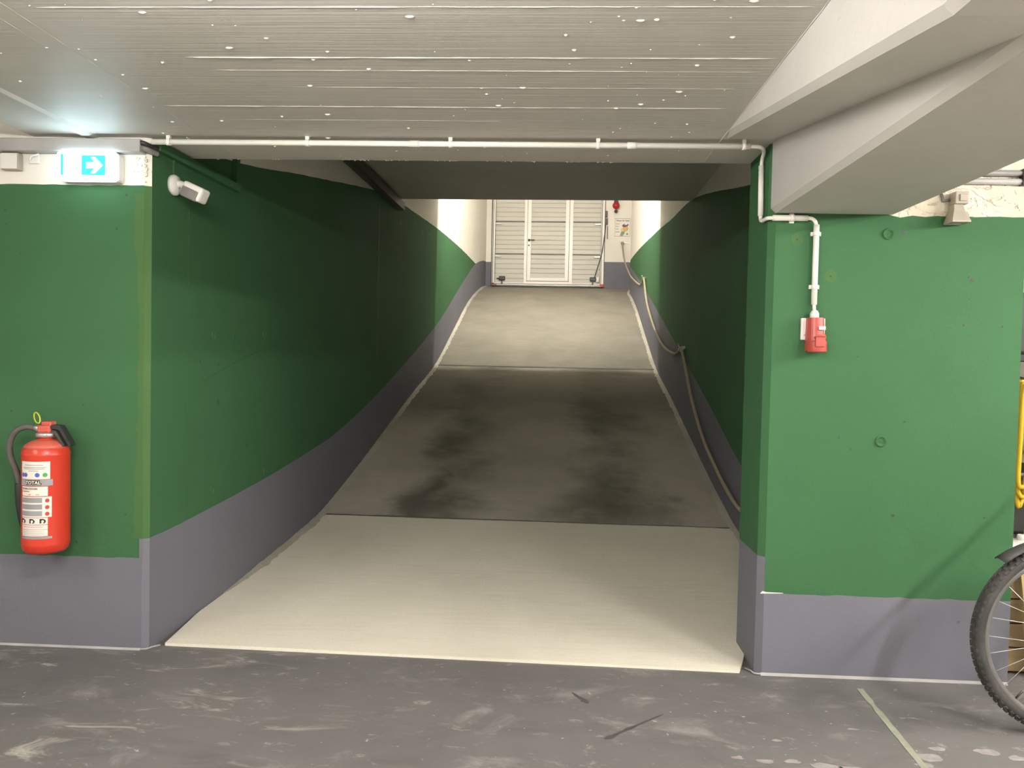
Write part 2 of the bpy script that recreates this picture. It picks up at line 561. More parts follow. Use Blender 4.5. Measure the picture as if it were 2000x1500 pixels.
# ------------------------------------------------------------------ setting: floor
fl = MB()
fl.box((-5.2, 1.75, -0.15), (5.2, YB + 0.02, 0.0))
fl.box((XE, YB + 0.02, -0.15), (5.2, 5.2, 0.0))
fl.box((-5.2, -4.7, -0.15), (5.2, 1.75, 0.0), 1)  # pale area out of view, added to bounce light up to the ceiling
floor = fl.build('floor', ['floor_coating', 'bounce_concrete'])
tag(floor, 'worn dark grey coated garage floor with pale scuffs, plus unseen pale bounce area', 'floor', kind='structure')

m = MB()
a, b = Vector((1.286, 3.136, 0)), Vector((1.245, 2.40, 0))
w = 0.0135
pl, pr_ = [], []
for i in range(15):
    t_ = i / 14
    p = a.lerp(b, t_)
    ww = w * (0.85 + 0.3 * random.random()) * (0.6 if 0.18 < t_ < 0.24 else 1)
    pl.append((p.x - ww, p.y)); pr_.append((p.x + ww, p.y))
m.prism(pl + pr_[::-1], lambda u, v, d: (u, v, d), 0.0005, 0.002)
tag(m.build('marking_line', 'floor_tape', floor), 'faded greenish parking line on the floor')

for k, (p, q, w0, w1) in enumerate([((0.222, 2.625), (0.452, 2.835), 0.011, 0.003), ((0.118, 2.99), (0.178, 2.90), 0.004, 0.012)]):
    p, q = Vector(p), Vector(q)
    d = (q - p).normalized()
    s_ = Vector((-d.y, d.x))
    L, Rr = [], []
    for i in range(17):
        t_ = i / 16
        c0 = p.lerp(q, t_)
        ww = (w0 + (w1 - w0) * t_) * (0.55 + 0.9 * random.random()) * (0.4 if i in (0, 16) else 1)
        L.append(tuple(c0 + s_ * ww)); Rr.append(tuple(c0 - s_ * ww * (0.6 + 0.6 * random.random())))
    MB().prism(L + Rr[::-1], lambda u, v, dd: (u, v, dd), 0.0004, 0.0012).build('oil_streak', 'oil_dark', floor)


def blotch(cx, cy, rx, ry, name='chipped_patch', mat='chipped_coating', parent=floor, z0=0.0004, z1=0.0012):
    pts = []
    ph = random.random() * 6
    for i in range(14):
        a_ = 2 * math.pi * i / 14
        k_ = 0.75 + 0.35 * random.random() + 0.15 * math.sin(3 * a_ + ph)
        pts.append((cx + rx * k_ * math.cos(a_), cy + ry * k_ * math.sin(a_)))
    return MB().prism(pts, lambda u, v, d: (u, v, d), z0, z1).build(name, mat, parent)


for cx, cy, rx, ry in [(0.655, 2.54, .02, .012), (0.74, 2.525, .035, .013), (0.83, 2.53, .03, .013), (0.93, 2.51, .055, .022), (1.01, 2.50, .04, .018), (1.11, 2.495, .022, .012), (1.18, 2.49, .03, .009),
                       (1.30, 2.60, .05, .03), (1.36, 2.66, .03, .015), (1.26, 2.545, .035, .014), (1.52, 2.655, .045, .026), (1.24, 2.49, .04, .02), (1.60, 2.62, .03, .02), (0.82, 2.67, .018, .008), (1.12, 2.78, .02, .006)]:
    blotch(cx, cy, rx, ry)

# ------------------------------------------------------------------ setting: ramp with its three pours
ramp = thing('floor_ramp', 'steep concrete ramp in three pours rising to the garage door', 'ramp', kind='structure')


def slab(name, s0, s1, mat, nl, nr, step=0.06, label=None):
    m = MB()
    ns = max(2, int((s1 - s0) / step))
    nn = 24
    for part_ in (0,):
        vs_, fs_ = [], []
        for i in range(ns + 1):
            s = s0 + (s1 - s0) * i / ns
            a_, b_ = nl(s), nr(s)
            for j in range(nn + 1):
                n_ = a_ + (b_ - a_) * j / nn
                wob_ = 0.0025 * math.sin(5 * s + 2.1 * n_) * math.sin(3.1 * n_ + s)
                vs_.append(RP(s, n_, interp(PROFILE, s) + wob_))
        for i in range(ns):
            for j in range(nn):
                k = i * (nn + 1) + j
                fs_.append((k, k + 1, k + nn + 2, k + nn + 1))
        m.add(vs_, fs_, 0, True)
        # skirts give the pour its thickness
        for i in (0, ns):
            s = s0 + (s1 - s0) * i / ns
            top = [vs_[i * (nn + 1) + j] for j in range(nn + 1)]
            bot = [p - Vector((0, 0, 0.10)) + DR * (0.0) for p in top]
            m.add(top + bot, [(j, j + 1, nn + 2 + j, nn + 1 + j) for j in range(nn)])
        for j in (0, nn):
            top = [vs_[i * (nn + 1) + j] for i in range(ns + 1)]
            bot = [p - Vector((0, 0, 0.10)) for p in top]
            m.add(top + bot, [(i, i + 1, ns + 2 + i, ns + 1 + i) for i in range(ns)])
    o = m.build(name, mat, ramp)
    if label:
        tag(o, label)
    return o


JN = XR - XL - 0.004          # right jamb in ramp n-units


def nl1(s):
    return max(0.004, 0.055 - 0.11 * s)


def nrj(s):
    return JN - max(0.0, 0.06 - 0.35 * (s - 0.06))


slab('ramp_slab', 0.06, 2.355, 'concrete_pale', nl1, nrj, label='pale lowest pour of the ramp')
slab('ramp_slab', 0.345, 2.355, 'concrete_pale', lambda s: JN + .0005, lambda s: WR - 0.004, label='strip of the lowest pour behind the right jamb')
slab('ramp_slab', 2.368, 7.355, 'concrete_dark', lambda s: 0.004, lambda s: WR - 0.004, label='dark sooty middle pour of the ramp, shade painted in near its top')
slab('ramp_slab', 7.385, S_DOOR + 0.3, 'concrete_upper', lambda s: 0.004, lambda s: WR - 0.004 + flare(s), label='beige upper pour of the ramp')
# bed under the pours closes the joints
m = MB()
ss = [0.1 + 0.2 * i for i in range(71)]
vs_ = []
for s in ss:
    lim = JN - 0.06 if s < 0.335 else WR - 0.006
    vs_ += [RP(s, 0.05, interp(PROFILE, s) - 0.022), RP(s, lim, interp(PROFILE, s) - 0.022)]
m.add(vs_, [(2 * i, 2 * i + 1, 2 * i + 3, 2 * i + 2) for i in range(len(ss) - 1)])
m.build('ramp_bed', 'oil_dark', ramp)
for s_a, s_b, up in ((2.350, 2.372, .0015), (7.340, 7.392, .003)):
    m = MB()
    q_ = [RP(s_, n_, interp(PROFILE, s_) + up + .0018 * random.random()) for n_ in [.01 + (WR - .02) * i / 60 for i in range(61)] for s_ in (s_a + .004 * random.random(), s_b - .004 * random.random())]
    q_ += [p - Vector((0, 0, .03)) for p in q_]
    k = 122
    m.add(q_, [(2 * i, 2 * i + 1, 2 * i + 3, 2 * i + 2) for i in range(60)] + [(2 * i, 2 * i + 2, k + 2 * i + 2, k + 2 * i) for i in range(60)])
    m.build('joint_filler', 'oil_dark', ramp)
# rough mortar fillets between ramp and walls
for side, s_a in ((0, 0.75), (1, 0.36)):
    vs_ = []
    k = int((S_DOOR - s_a) / 0.05)
    for i in range(k + 1):
        s = s_a + (S_DOOR - s_a) * i / k
        z = interp(PROFILE, s)
        wdt = (0.04 + 0.02 * random.random()) * min(1.0, .15 + (s - s_a) / 0.6)
        h = (0.010 + 0.005 * random.random()) * min(1.0, .15 + (s - s_a) / 0.6)
        if side == 0:
            vs_ += [RP(s, 0.001, z + h), RP(s, wdt * .5, z + h * .6), RP(s, wdt, z + 0.0005)]
        else:
            q_ = WR + flare(s)
            vs_ += [RP(s, q_ - 0.001, z + h), RP(s, q_ - wdt * .5, z + h * .6), RP(s, q_ - wdt, z + 0.0005)]
    fs_ = []
    for i in range(k):
        for j in range(2):
            fs_.append((3 * i + j, 3 * i + j + 1, 3 * i + j + 4, 3 * i + j + 3))
    MB().add(vs_, fs_).build('mortar_fillet', 'mortar', ramp)


# ------------------------------------------------------------------ setting: walls with their painted zones
def zoned(name, P, us, zones, mats, depth, wob=0.004):
    """P(u, z, d) -> point; zones: list of functions z(u) from bottom to top; mats: one per zone"""
    m = MB()
    nb = len(zones)
    vals = []
    for u in us:
        z = [f(u) for f in zones]
        for k in range(1, nb - 1):
            z[k] += (random.random() - 0.5) * wob
        for k in range(1, nb):
            z[k] = max(z[k], z[k - 1])
        vals.append(z)
    for k in range(nb - 1):
        vs_ = []
        for u, z in zip(us, vals):
            vs_ += [P(u, z[k], 0), P(u, z[k + 1], 0)]
        fs_ = [(2 * i, 2 * i + 2, 2 * i + 3, 2 * i + 1) for i in range(len(us) - 1) if vals[i][k + 1] - vals[i][k] > 1e-6 or vals[i + 1][k + 1] - vals[i + 1][k] > 1e-6]
        m.add(vs_, fs_, k)
        # end faces of the same paint
        for e in (0, -1):
            u, z = us[e], vals[e]
            m.add([P(u, z[k], 0), P(u, z[k], depth), P(u, z[k + 1], depth), P(u, z[k + 1], 0)], [(0, 1, 2, 3)], k)
    u0, u1 = us[0], us[-1]
    zt, zb = vals[0][-1], vals[0][0]
    zt1, zb1 = vals[-1][-1], vals[-1][0]
    m.add([P(u0, zb, depth), P(u1, zb1, depth), P(u1, zt1, depth), P(u0, zt, depth)], [(0, 1, 2, 3)], nb - 2)
    m.add([P(u0, zt, 0), P(u1, zt1, 0), P(u1, zt1, depth), P(u0, zt, depth)], [(0, 1, 2, 3)], nb - 2)
    return m.build(name, mats)


def frange(a_, b_, st):
    k = max(1, int(round((b_ - a_) / st)))
    return [a_ + (b_ - a_) * i / k for i in range(k + 1)]


CH = 0.026
wfl = zoned('wall_front_left', lambda u, z, d: (u, Y0 + d, z), frange(-5.2, XL - CH, 0.05),
            [lambda u: 0.0, lambda u: 0.403, lambda u: 2.016, lambda u: 2.75], ['grey_paint', 'green_paint', 'white_paint'], YB - Y0)
tag(wfl, 'green wall left of the ramp with grey base and white top band', 'wall', kind='structure')
# painted corner arris of the left jamb
m = MB()
for k, (z0, z1, mi) in enumerate([(0, 0.49, 0), (0.49, 2.016, 1), (2.016, 2.75, 2)]):
    m.prism([(XL - CH, Y0), (XL, Y0 + CH * 0.55), (XL, YB), (XL - CH, YB)], lambda u, v, d: (u, v, d), z0, z1, mi)
m.build('corner_edge', ['grey_paint', 'olive_paint', 'white_paint'], wfl)
m = MB()
m.box((XL - CH - 0.012, Y0 - 0.0012, 0.40), (XL - CH + 0.002, Y0 + 0.001, 0.49))
m.build('paint_strip', 'grey_paint', wfl)
m = MB()
pts = [(XL - CH - 0.02, 0.45)]
zz = frange(0.49, 1.98, 0.04)
lft = [(XL - CH - 0.012 - 0.018 * random.random() - 0.02 * (0.5 + 0.5 * math.sin(z * 4)), z) for z in zz]
m.prism(lft + [(XL - CH + 0.001, 1.98), (XL - CH + 0.001, 0.49)], lambda u, v, d: (u, Y0 - d, v), -0.001, 0.0008)
m.build('old_paint_strip', 'olive_paint', wfl)

wfr = zoned('wall_front_right', lambda u, z, d: (u, Y0 + d, z), frange(XR + CH, XE, 0.05),
            [lambda u: 0.0, lambda u: 0.348, lambda u: (1.925 + (0.006 * math.sin(u * 60) if u < 1.62 else 0) if u > 1.36 else 2.75), lambda u: 2.75], ['grey_paint', 'green_paint', 'rough_plaster'], YB - Y0, 0.006)
tag(wfr, 'green wall piece right of the ramp behind the socket', 'wall', kind='structure')
m = MB()
for z0, z1, mi in [(0, 0.50, 0), (0.50, 2.75, 1)]:
    m.prism([(XR + CH, Y0), (XR, Y0 + CH), (XR, YB), (XR + CH, YB)], lambda u, v, d: (u, v, d), z0, z1, mi)
m.build('corner_edge', ['grey_paint', 'green_paint'], wfr)
m = MB()
m.prism([(1.0, 0.349), (1.0, 0.351), (0.93, 0.352), (0.915, 0.356), (0.905, 0.345)], lambda u, v, d: (u, Y0 - d, v), 0, 0.001)
m.build('bare_paint_patch', 'white_paint', wfr)

wrl = zoned('wall_ramp_left', lambda s, z, d: RP(s, -d, z), frange(YB - Y0 + 0.002, S_DOOR + 0.35, 0.1),
            [lambda s: -0.12, lambda s: interp(STRIPE_L, s), lambda s: interp(GTOP_L, s), lambda s: Z_TOP],
            ['grey_paint', 'green_paint', 'white_paint'], 0.25)
tag(wrl, 'long green wall on the left side of the ramp', 'wall', kind='structure')
# first bit of the same wall inside the opening (the jamb)
jmb = zoned('wall_jamb_left', lambda s, z, d: RP(s, 0.0005 - d, z), frange(CH * 0.55, YB - Y0, 0.05),
            [lambda s: 0.0, lambda s: interp(STRIPE_L, s), lambda s: 2.75, lambda s: 2.76], ['grey_paint', 'green_paint', 'white_paint'], 0.02)
jmb.parent = wfl
jmb.name = 'jamb_face'
wrr = zoned('wall_ramp_right', lambda s, z, d: RP(s, WR + flare(s) + d, z), frange(YB - Y0 + 0.004, S_DOOR + 0.35, 0.1),
            [lambda s: -0.12, lambda s: interp(STRIPE_R, s), lambda s: interp(GTOP_R, s), lambda s: Z_TOP],
            ['grey_paint', 'green_paint', 'white_paint'], 0.25)
tag(wrr, 'green wall on the right side of the ramp behind the rope', 'wall', kind='structure')

# hairline joints on the ramp walls
def hair(parent, pts, mat='green_paint', w=0.004, proud=0.0015, side=0):
    m = MB()
    for (s0, z0), (s1, z1) in zip(pts[:-1], pts[1:]):
        n0, n1 = (-0.001, proud) if side == 0 else (WR + 0.001, WR - proud)
        if abs(s1 - s0) < abs(z1 - z0):
            poly = [(s0 - w, z0), (s0 + w, z0), (s1 + w, z1), (s1 - w, z1)]
        else:
            poly = [(s0, z0 - w), (s1, z1 - w), (s1, z1 + w), (s0, z0 + w)]
        m.prism(poly, lambda u, v, d: RP(u, d, v), n0, n1)
    return m.build('formwork_joint', mat, parent)


hair(wrl, [(0.345, 0.51), (0.345, 2.0)], 'green_paint', 0.0015, 0.002)
hair(wrl, [(0.345, 1.125), (0.8, 1.24), (1.64, 1.42), (2.6, 1.6)], 'green_paint', 0.002, 0.002)
hair(wrl, [(4.05, 1.0), (4.05, 2.85)], 'black_plastic', 0.005, 0.001)
hair(wrl, [(6.6, 1.75), (6.6, 3.0)], 'black_plastic', 0.005, 0.001)
hair(wrr, [(6.2, 1.75), (6.2, 3.0)], 'black_plastic', 0.007, 0.001, 1)
hair(wrr, [(4.12, 1.2), (4.12, 2.85)], 'black_plastic', 0.004, 0.001, 1)


# tie holes
def tie_hole(parent, P, r, deep=True):
    """P(a, b, out) -> world; ring with a recessed plug"""
    m = MB()
    seg = 16
    prof = [(r * 1.3, -0.001), (r * 1.18, 0.004), (r, 0.005), (r * 0.85, -0.0008), (r * 0.5, -0.0012), (0.0005, 0.001)]
    vs_, fs_ = [], []
    for rr, h in prof:
        for k in range(seg):
            a_ = 2 * math.pi * k / seg
            vs_.append(P(rr * math.cos(a_), rr * math.sin(a_), h + 0.0018))
    for i in range(len(prof) - 1):
        for k in range(seg):
            fs_.append((i * seg + k, i * seg + (k + 1) % seg, (i + 1) * seg + (k + 1) % seg, (i + 1) * seg + k))
    m.add(vs_, fs_, 0, True)
    return m.build('tie_hole', 'green_paint', parent)


def drill_hole(parent, P, r, mat='black_plastic'):
    m = MB()
    pts = [(r * (0.8 + 0.4 * random.random()) * math.cos(k * math.pi / 5), r * (0.8 + 0.4 * random.random()) * math.sin(k * math.pi / 5)) for k in range(10)]
    m.prism(pts, lambda u, v, d: P(u, v, d), -0.004, 0.0006)
    return m.build('drill_hole', mat, parent)


def FWp(x, z):
    return lambda a_, b_, o_: (x + a_, Y0 - o_, z + b_)


def LWp(s, z):
    return lambda a_, b_, o_: RP(s + a_, o_, z + b_)


for x, z in [(1.378, 1.851), (1.378, 0.998)]:
    tie_hole(wfr, FWp(x, z), 0.019)
for x, z, r in [(1.717, 1.666, .009), (1.693, 1.484, .005), (1.847, 1.48, .005), (1.438, 0.69, .006), (1.806, 0.693, .004), (1.44, 1.858, .007), (1.207, 1.008, .004), (1.272, 1.345, .003), (1.705, 1.68, .004), (1.71, 1.59, .003)]:
    drill_hole(wfr, FWp(x, z), r)
for x, z in [(1.011, 1.823), (1.151, 1.674)]:
    m = MB()
    m.prism([(0.026 * (0.9 + 0.2 * random.random()) * math.cos(k * math.pi / 9), 0.026 * (0.9 + 0.2 * random.random()) * math.sin(k * math.pi / 9)) for k in range(18)], lambda u, v, d: (x + u, Y0 - d, z + v), -0.001, 0.0008)
    m.build('filler_patch', 'olive_paint', wfr)
    drill_hole(wfr, lambda a_, b_, o_, x=x, z=z: (x + a_, Y0 - o_ - 0.0006, z + b_), 0.004)
for x, z, r in [(-1.83, 1.975, .006), (-2.017, 1.067, .004), (-2.341, 1.034, .004), (-2.365, 1.843, .004), (-1.873, 1.83, .005), (-2.37, 1.905, .005), (-2.30, 1.72, .003)]:
    drill_hole(wfl, FWp(x, z), r)
for s, z in [(0.608, 1.395), (1.271, 1.424), (0.601, 0.603), (1.303, 0.60)]:
    tie_hole(wrl, LWp(s, z), 0.02)
for s, z in [(5.0, 2.754), (5.81, 2.88), (6.25, 2.851), (6.7, 2.915)]:
    drill_hole(wrl, LWp(s, z), 0.02)

# end wall around the garage door: base colours like the side walls
ZT = interp(PROFILE, S_DOOR) - 0.1
wend = MB()
def endbox(n0, n1, z0, z1, mi):
    wend.prism([(n0, z0), (n1, z0), (n1, z1), (n0, z1)], lambda u, v, d: RP(S_DOOR + d, u, v), 0.0, 0.25, mi)
endbox(2.60, WR + .16, ZT, 3.50, 0)
endbox(2.60, WR + .16, 3.50, Z_TOP, 1)
endbox(0.0, 0.135, ZT, 3.47, 0)
endbox(0.0, 0.135, 3.47, Z_TOP, 1)
endbox(0.135, 2.60, 5.45, Z_TOP, 1)
we = wend.build('wall_end', ['grey_paint', 'white_paint'])
tag(we, 'white end wall around the garage door with grey base', 'wall', kind='structure')

# garage shell behind and beside the viewer
m = MB().box((-5.4, -4.7, 0), (-5.2, YB, 2.75))
tag(m.build('wall_left', 'white_paint'), 'plain white garage wall at the far left', 'wall', kind='structure')
m = MB().box((5.2, -4.7, 0), (5.4, 5.2, 2.75))
tag(m.build('wall_right', 'white_paint'), 'plain white garage wall at the far right', 'wall', kind='structure')
m = MB().box((-5.4, -4.9, 0), (5.4, -4.7, 2.75))
tag(m.build('wall_back', 'white_paint'), 'plain white garage wall behind the viewer', 'wall', kind='structure')
m = MB().box((XE - 0.3, 5.2, 0), (5.4, 5.4, 2.75))
m.box((XE - 0.26, YB, 0), (XE - 0.02, 5.2, 2.75))
tag(m.build('wall_recess', 'white_paint'), 'walls of the storage recess right of the green wall', 'wall', kind='structure')

# ------------------------------------------------------------------ setting: ceilings and beams
XS = -2.24
ceil = MB()
ceil.box((XS, -4.7, ZC), (XE, YB + 0.01, ZC + 0.3))
ceil.box((XE, -4.7, ZC), (5.2, 5.2, ZC + 0.3))
ceil.box((-5.2, -4.7, 2.55), (XS, YB + 0.01, 2.75))
co = ceil.build('ceiling', 'ceiling_paint')
tag(co, 'grey painted board-marked concrete garage ceiling', 'ceiling', kind='structure')


def ridge(x0, x1, y, r=0.003, along='X'):
    m = MB()
    k = max(4, int(abs(x1 - x0) / 0.05))
    vs_ = []
    for i in range(k + 1):
        t_ = i / k
        u = x0 + (x1 - x0) * t_
        rr = 0.55 * r * (0.35 + 0.9 * random.random()) * (0.15 if i in (0, k) else 1)
        jj = 0.0015 * (random.random() - .5)
        if along == 'X':
            vs_ += [(u, y - rr + jj, ZC + 0.0005), (u, y + jj, ZC - rr), (u, y + rr + jj, ZC + 0.0005)]
        else:
            vs_ += [(y - rr + jj, u, ZC + 0.0005), (y + jj, u, ZC - rr), (y + rr + jj, u, ZC + 0.0005)]
    fs_ = []
    for i in range(k):
        for j in range(2):
            fs_.append((3 * i + j, 3 * i + j + 1, 3 * i + j + 4, 3 * i + j + 3))
    m.add(vs_, fs_)
    return m.build('formwork_ridge', 'beam_paint', co)


for x0, x1, y, r in [(-1.45, 0.62, 2.82, .0035), (-1.15, 0.66, 2.362, .0045), (-1.1, 0.3, 2.468, .0025), (-1.4, 0.66, 2.025, .003), (-1.3, -0.2, 2.98, .0015), (-0.9, 0.6, 2.62, .0015), (-1.4, .6, 1.6, .003), (-0.5, .65, 2.47, .0015)]:
    ridge(x0, x1, y, r)
ridge(0.9, 3.56, -1.475, .0028, 'Y')
ridge(1.2, 2.3, -1.545, .002, 'Y')
ridge(0.9, 3.56, 0.682, .004, 'Y')
# raised joint strip on the left part of the ceiling
m = MB().prism([(-2.012, ZC + .002), (-1.995, ZC - .010), (-1.962, ZC - .010), (-1.945, ZC + .002)], lambda u, v, d: (u, d, v), -4.6, 3.22)
tag(m.build('joint_strip', 'beam_paint', co), 'raised pale joint strip')
# frozen paint drips
m = MB()
for i in range(150):
    x, y = random.uniform(-1.9, 0.64), random.uniform(1.6, 3.5)
    if random.random() < .3:
        x = random.choice((0.22, -0.2, .45)) + random.gauss(0, .05)
    r = random.choice((.002, .002, .003, .003, .004, .0055))
    ex = random.uniform(1, 2.6)
    pr2 = [(1, 0.0), (.8, -.5), (.35, -.85), (0.01, -.95)]
    seg = 6
    vs_, fs_ = [], []
    for a_, h in pr2:
        for k in range(seg):
            an = 2 * math.pi * k / seg
            vs_.append((x + r * ex * a_ * math.cos(an), y + r * a_ * math.sin(an), ZC + .0004 + h * r * .9))
    for q in range(3):
        for k in range(seg):
            fs_.append((q * seg + k, q * seg + (k + 1) % seg, (q + 1) * seg + (k + 1) % seg, (q + 1) * seg + k))
    m.add(vs_, fs_, 0, True)
dr_ = m.build('paint_drips', 'white_paint', co)
dr_['kind'] = 'stuff'

# broken edge along the back of the lintel
m = MB()
for i in range(46):
    x = random.uniform(-1.6, 0.3)
    w_, h_ = random.uniform(.004, .022), random.uniform(.001, .005)
    k_ = w_ * random.uniform(.2, .8)
    m.prism([(x, ZC + .004), (x + w_, ZC + .004), (x + w_ * .9, ZC - h_ * .3), (x + k_, ZC - h_)], lambda u, v, d: (u, d, v), YB + .004, YB + .011)
dq = m.build('chipped_edge', 'white_paint', co)
dq['kind'] = 'stuff'

# beam along the right, with a haunch that deepens away from the wall
ZB, XB0, XB1, XH = 1.93, 0.899, 1.396, 0.684
beam = thing('ceiling_beam', 'pale grey concrete beam with sloping haunch at upper right', 'beam', kind='structure')
c_ = 0.019
m = MB().prism([(XB0, 2.3), (XB0, ZB + c_), (XB0 + c_, ZB), (XB1 - .004, ZB), (XB1, ZB + .004), (XB1, 2.3)], lambda u, v, d: (u, d, v), -4.69, Y0 - .003)
m.build('beam_body', 'beam_paint', beam)
ys = [3.22] + frange(3.0, 1.42, .2) + [1.3, 0, -4.69]
vs_ = []
for y in ys:
    zb = ZC + .004 + (ZB - ZC) * min(1, (3.22 - y) / 1.80) if y > 1.42 else ZB - .001
    zb = max(zb, ZB - .001)
    vs_ += [(XH, y, 2.32), (XH, y, zb + c_), (XH + c_, y, zb), (XB0 + .02, y, zb), (XB0 + .02, y, 2.32)]
fs_ = [(0, 1, 2, 3, 4), tuple(5 * (len(ys) - 1) + k for k in range(5))[::-1]]
for i in range(len(ys) - 1):
    for k in range(4):
        fs_.append((5 * i + k, 5 * i + k + 1, 5 * i + k + 6, 5 * i + k + 5))
MB().add(vs_, fs_).build('haunch', 'beam_paint', beam)

# ramp ceilings
m = MB()
m.prism([(-0.02, 2.95), (WR + .02, 2.95), (WR + .02, 3.35), (-0.02, 3.35)], lambda u, v, d: RP(d, u, v), YB - Y0 + .02, S_SLAB)
o = m.build('ceiling_ramp', 'ceiling_paint')
tag(o, 'dark flat concrete soffit above the lower ramp', 'ceiling', kind='structure')
m = MB()
m.prism([(XL - .3, ZC + .012), (XE, ZC + .012), (XE, 3.4), (XL - .3, 3.4)], lambda u, v, d: (u, d, v), Y0 + .05, YB)
tag(m.build('wall_lintel', 'ceiling_paint'), 'concrete lintel over the ramp opening', 'wall', kind='structure')
m = MB()
m.prism([(-0.02, 4.05), (WR + .02, 4.05), (WR + .02, 4.3), (-0.02, 4.3)], lambda u, v, d: RP(d, u, v), S_SLAB - .3, S_DOWN)
m.prism([(-0.02, 3.86), (WR + .02, 3.86), (WR + .02, 5.9), (-0.02, 5.9)], lambda u, v, d: RP(d, u, v), S_DOWN - .25, S_DOWN)
m.prism([(-0.02, Z_TOP), (WR + .2, Z_TOP), (WR + .2, Z_TOP + .2), (-0.02, Z_TOP + .2)], lambda u, v, d: RP(d, u, v), S_DOWN, S_DOOR + .4)
m.prism([(-0.02, 3.3), (WR + .02, 3.3), (WR + .02, 4.3), (-0.02, 4.3)], lambda u, v, d: RP(d, u, v), S_SLAB - .3, S_SLAB - .05)
tag(m.build('ceiling_upper', 'white_paint'), 'higher white ceiling above the upper ramp', 'ceiling', kind='structure')

# sealant lines at the wall feet
m = MB()
m.prism([(Y0 - .006, 0), (Y0 - .001, 0.0), (Y0 - .001, .009)], lambda u, v, d: (d, u, v), -5.2, XL - .03)
m.tube([(XL - .03, Y0 - .002, .004), (XL - .008, Y0 + .004, .004), (XL + .006, Y0 + .03, .004), (XL + .03, Y0 + .055, .004)], .004, 6)
tag(m.build('trim_1', 'sealant'), 'pale sealant line at the foot of the left wall', 'trim', kind='structure')
m = MB()
m.prism([(Y0 - .007, 0), (Y0 - .001, 0.0), (Y0 - .001, .011)], lambda u, v, d: (d, u, v), XR + .02, XE)
m.tube([(XR + .022, Y0 - .003, .005), (XR - .004, Y0 + .002, .005), (XR - .012, Y0 + .03, .005), (XR - .03, Y0 + .055, .005)], .004, 6)
tag(m.build('trim_2', 'sealant'), 'pale sealant line at the foot of the right wall', 'trim', kind='structure')


# ------------------------------------------------------------------ lamps
def tube_mat(strength, c):
    return glow('tube_glow_%d' % len(MAT), (*c, 1), strength).name


def batten(name, label, loc, rz, strength, ceil_z, length=1.3):
    root = thing(name, label, 'lamp', loc, (0, 0, math.radians(rz)))
    h = length / 2
    MB().box((-h, -.045, -.01), (h, .045, .03), bev=.006).build('housing', 'plastic_white', root)
    MB().tube([(-h + .03, 0, -.045), (h - .03, 0, -.045)], .014, 12).build('tube', tube_mat(strength, WARM), root)
    for e in (-1, 1):
        MB().box((e * h - .012 - e * .02, -.02, -.066), (e * h + .012 - e * .02, .02, .004), bev=.004).build('tube_holder', 'plastic_white', root)
        MB().tube([(e * h * .6, 0, .035), (e * h * .6, 0, ceil_z - loc[2])], .005, 6).build('hanger_rod', 'zinc', root)
    return root


names = ['white ceiling batten lamp left of the exit sign', 'white ceiling batten lamp over the bicycle', 'white ceiling batten lamp just above the viewer',
         'white ceiling batten lamp behind the viewer', 'white ceiling batten lamp right of the beam', 'white ceiling batten lamp at the back left']
for (x, y, z, rz, w_), lb in zip(LAMPS, names):
    batten('batten_lamp', lb, (x, y, z), rz, w_, ZC if x > XS else 2.55)

# wall lamp on the far side of the downstand, half way up the ramp
root = thing('wall_lamp', 'white wall lamp above the upper ramp facing the garage door', 'lamp', RP(S_DOWN, WR / 2, 4.60), (0, 0, -PHI))
MB().box((-1.25, .001, -.05), (1.25, .03, .05), bev=.006).build('housing', 'plastic_white', root)
MB().box((-1.24, .03, -.045), (1.24, .075, .045), bev=.015).build('diffuser', tube_mat(UPPER_LAMP, (1.0, 0.95, 0.86)), root)


# ------------------------------------------------------------------ garage door (sectional, with a passage door)
door = thing('door_1', 'pale sectional garage door with a white-framed passage door', 'garage door', RP(S_DOOR, 0, 2.945), (0, 0, -PHI), kind='structure')
# local axes: x = along the door (n), y = away from the viewer, z up
SEC = 0.712
NB = [(0.205, 0.845), (0.985, 1.752), (1.905, 2.515)]
for k in range(4):
    z0 = 0.06 + k * SEC if k == 0 else k * SEC + .006
    z1 = (k + 1) * SEC - .006
    if k == 3:
        z1 = 2.52
    for j, (n0, n1) in enumerate(NB):
        zb = z0
        if j == 1 and k == 0:
            zb = 0.19
        m = MB()
        nr_ = max(2, int(round((z1 - zb) / 0.1)))
        dz = (z1 - zb) / nr_
        prof = []
        for q in range(nr_):
            a_ = zb + q * dz
            prof += [(0.048, a_), (0.038, a_ + .012), (0.038, a_ + dz - .012), (0.048, a_ + dz - .001)]
        prof += [(0.08, z1), (0.08, zb)]
        m.prism(prof, lambda u, v, d: (d, u, v), n0 - .004, n1 + .004)
        m.build('panel', 'door_panel', door)
    # dark hinge line between two sections
    if k:
        for n0, n1 in NB:
            MB().box((n0 - .02, .022, k * SEC - .011), (n1 + .02, .06, k * SEC + .011)).build('section_joint', 'hinge_dark', door)
# white frame of the passage door
fr = [((.838, .018, .05), (.905, .07, 2.52)), ((.910, .012, .12), (.992, .07, 2.52)), ((1.745, .012, .12), (1.828, .07, 2.52)), ((1.834, .018, .05), (1.912, .07, 2.52)),
      ((.992, .012, .12), (1.745, .07, .195)), ((.905, .018, .05), (1.834, .07, .112))]
for lo, hi in fr:
    MB().box(lo, hi, bev=.005).build('leaf_frame', 'door_frame', door)
for k in (1, 2, 3):
    for n_ in (.872, 1.873, .95, 1.787):
        MB().box((n_ - .03, .006, k * SEC - .03), (n_ + .03, .02, k * SEC + .03), bev=.004).build('hinge_plate', 'door_frame', door)
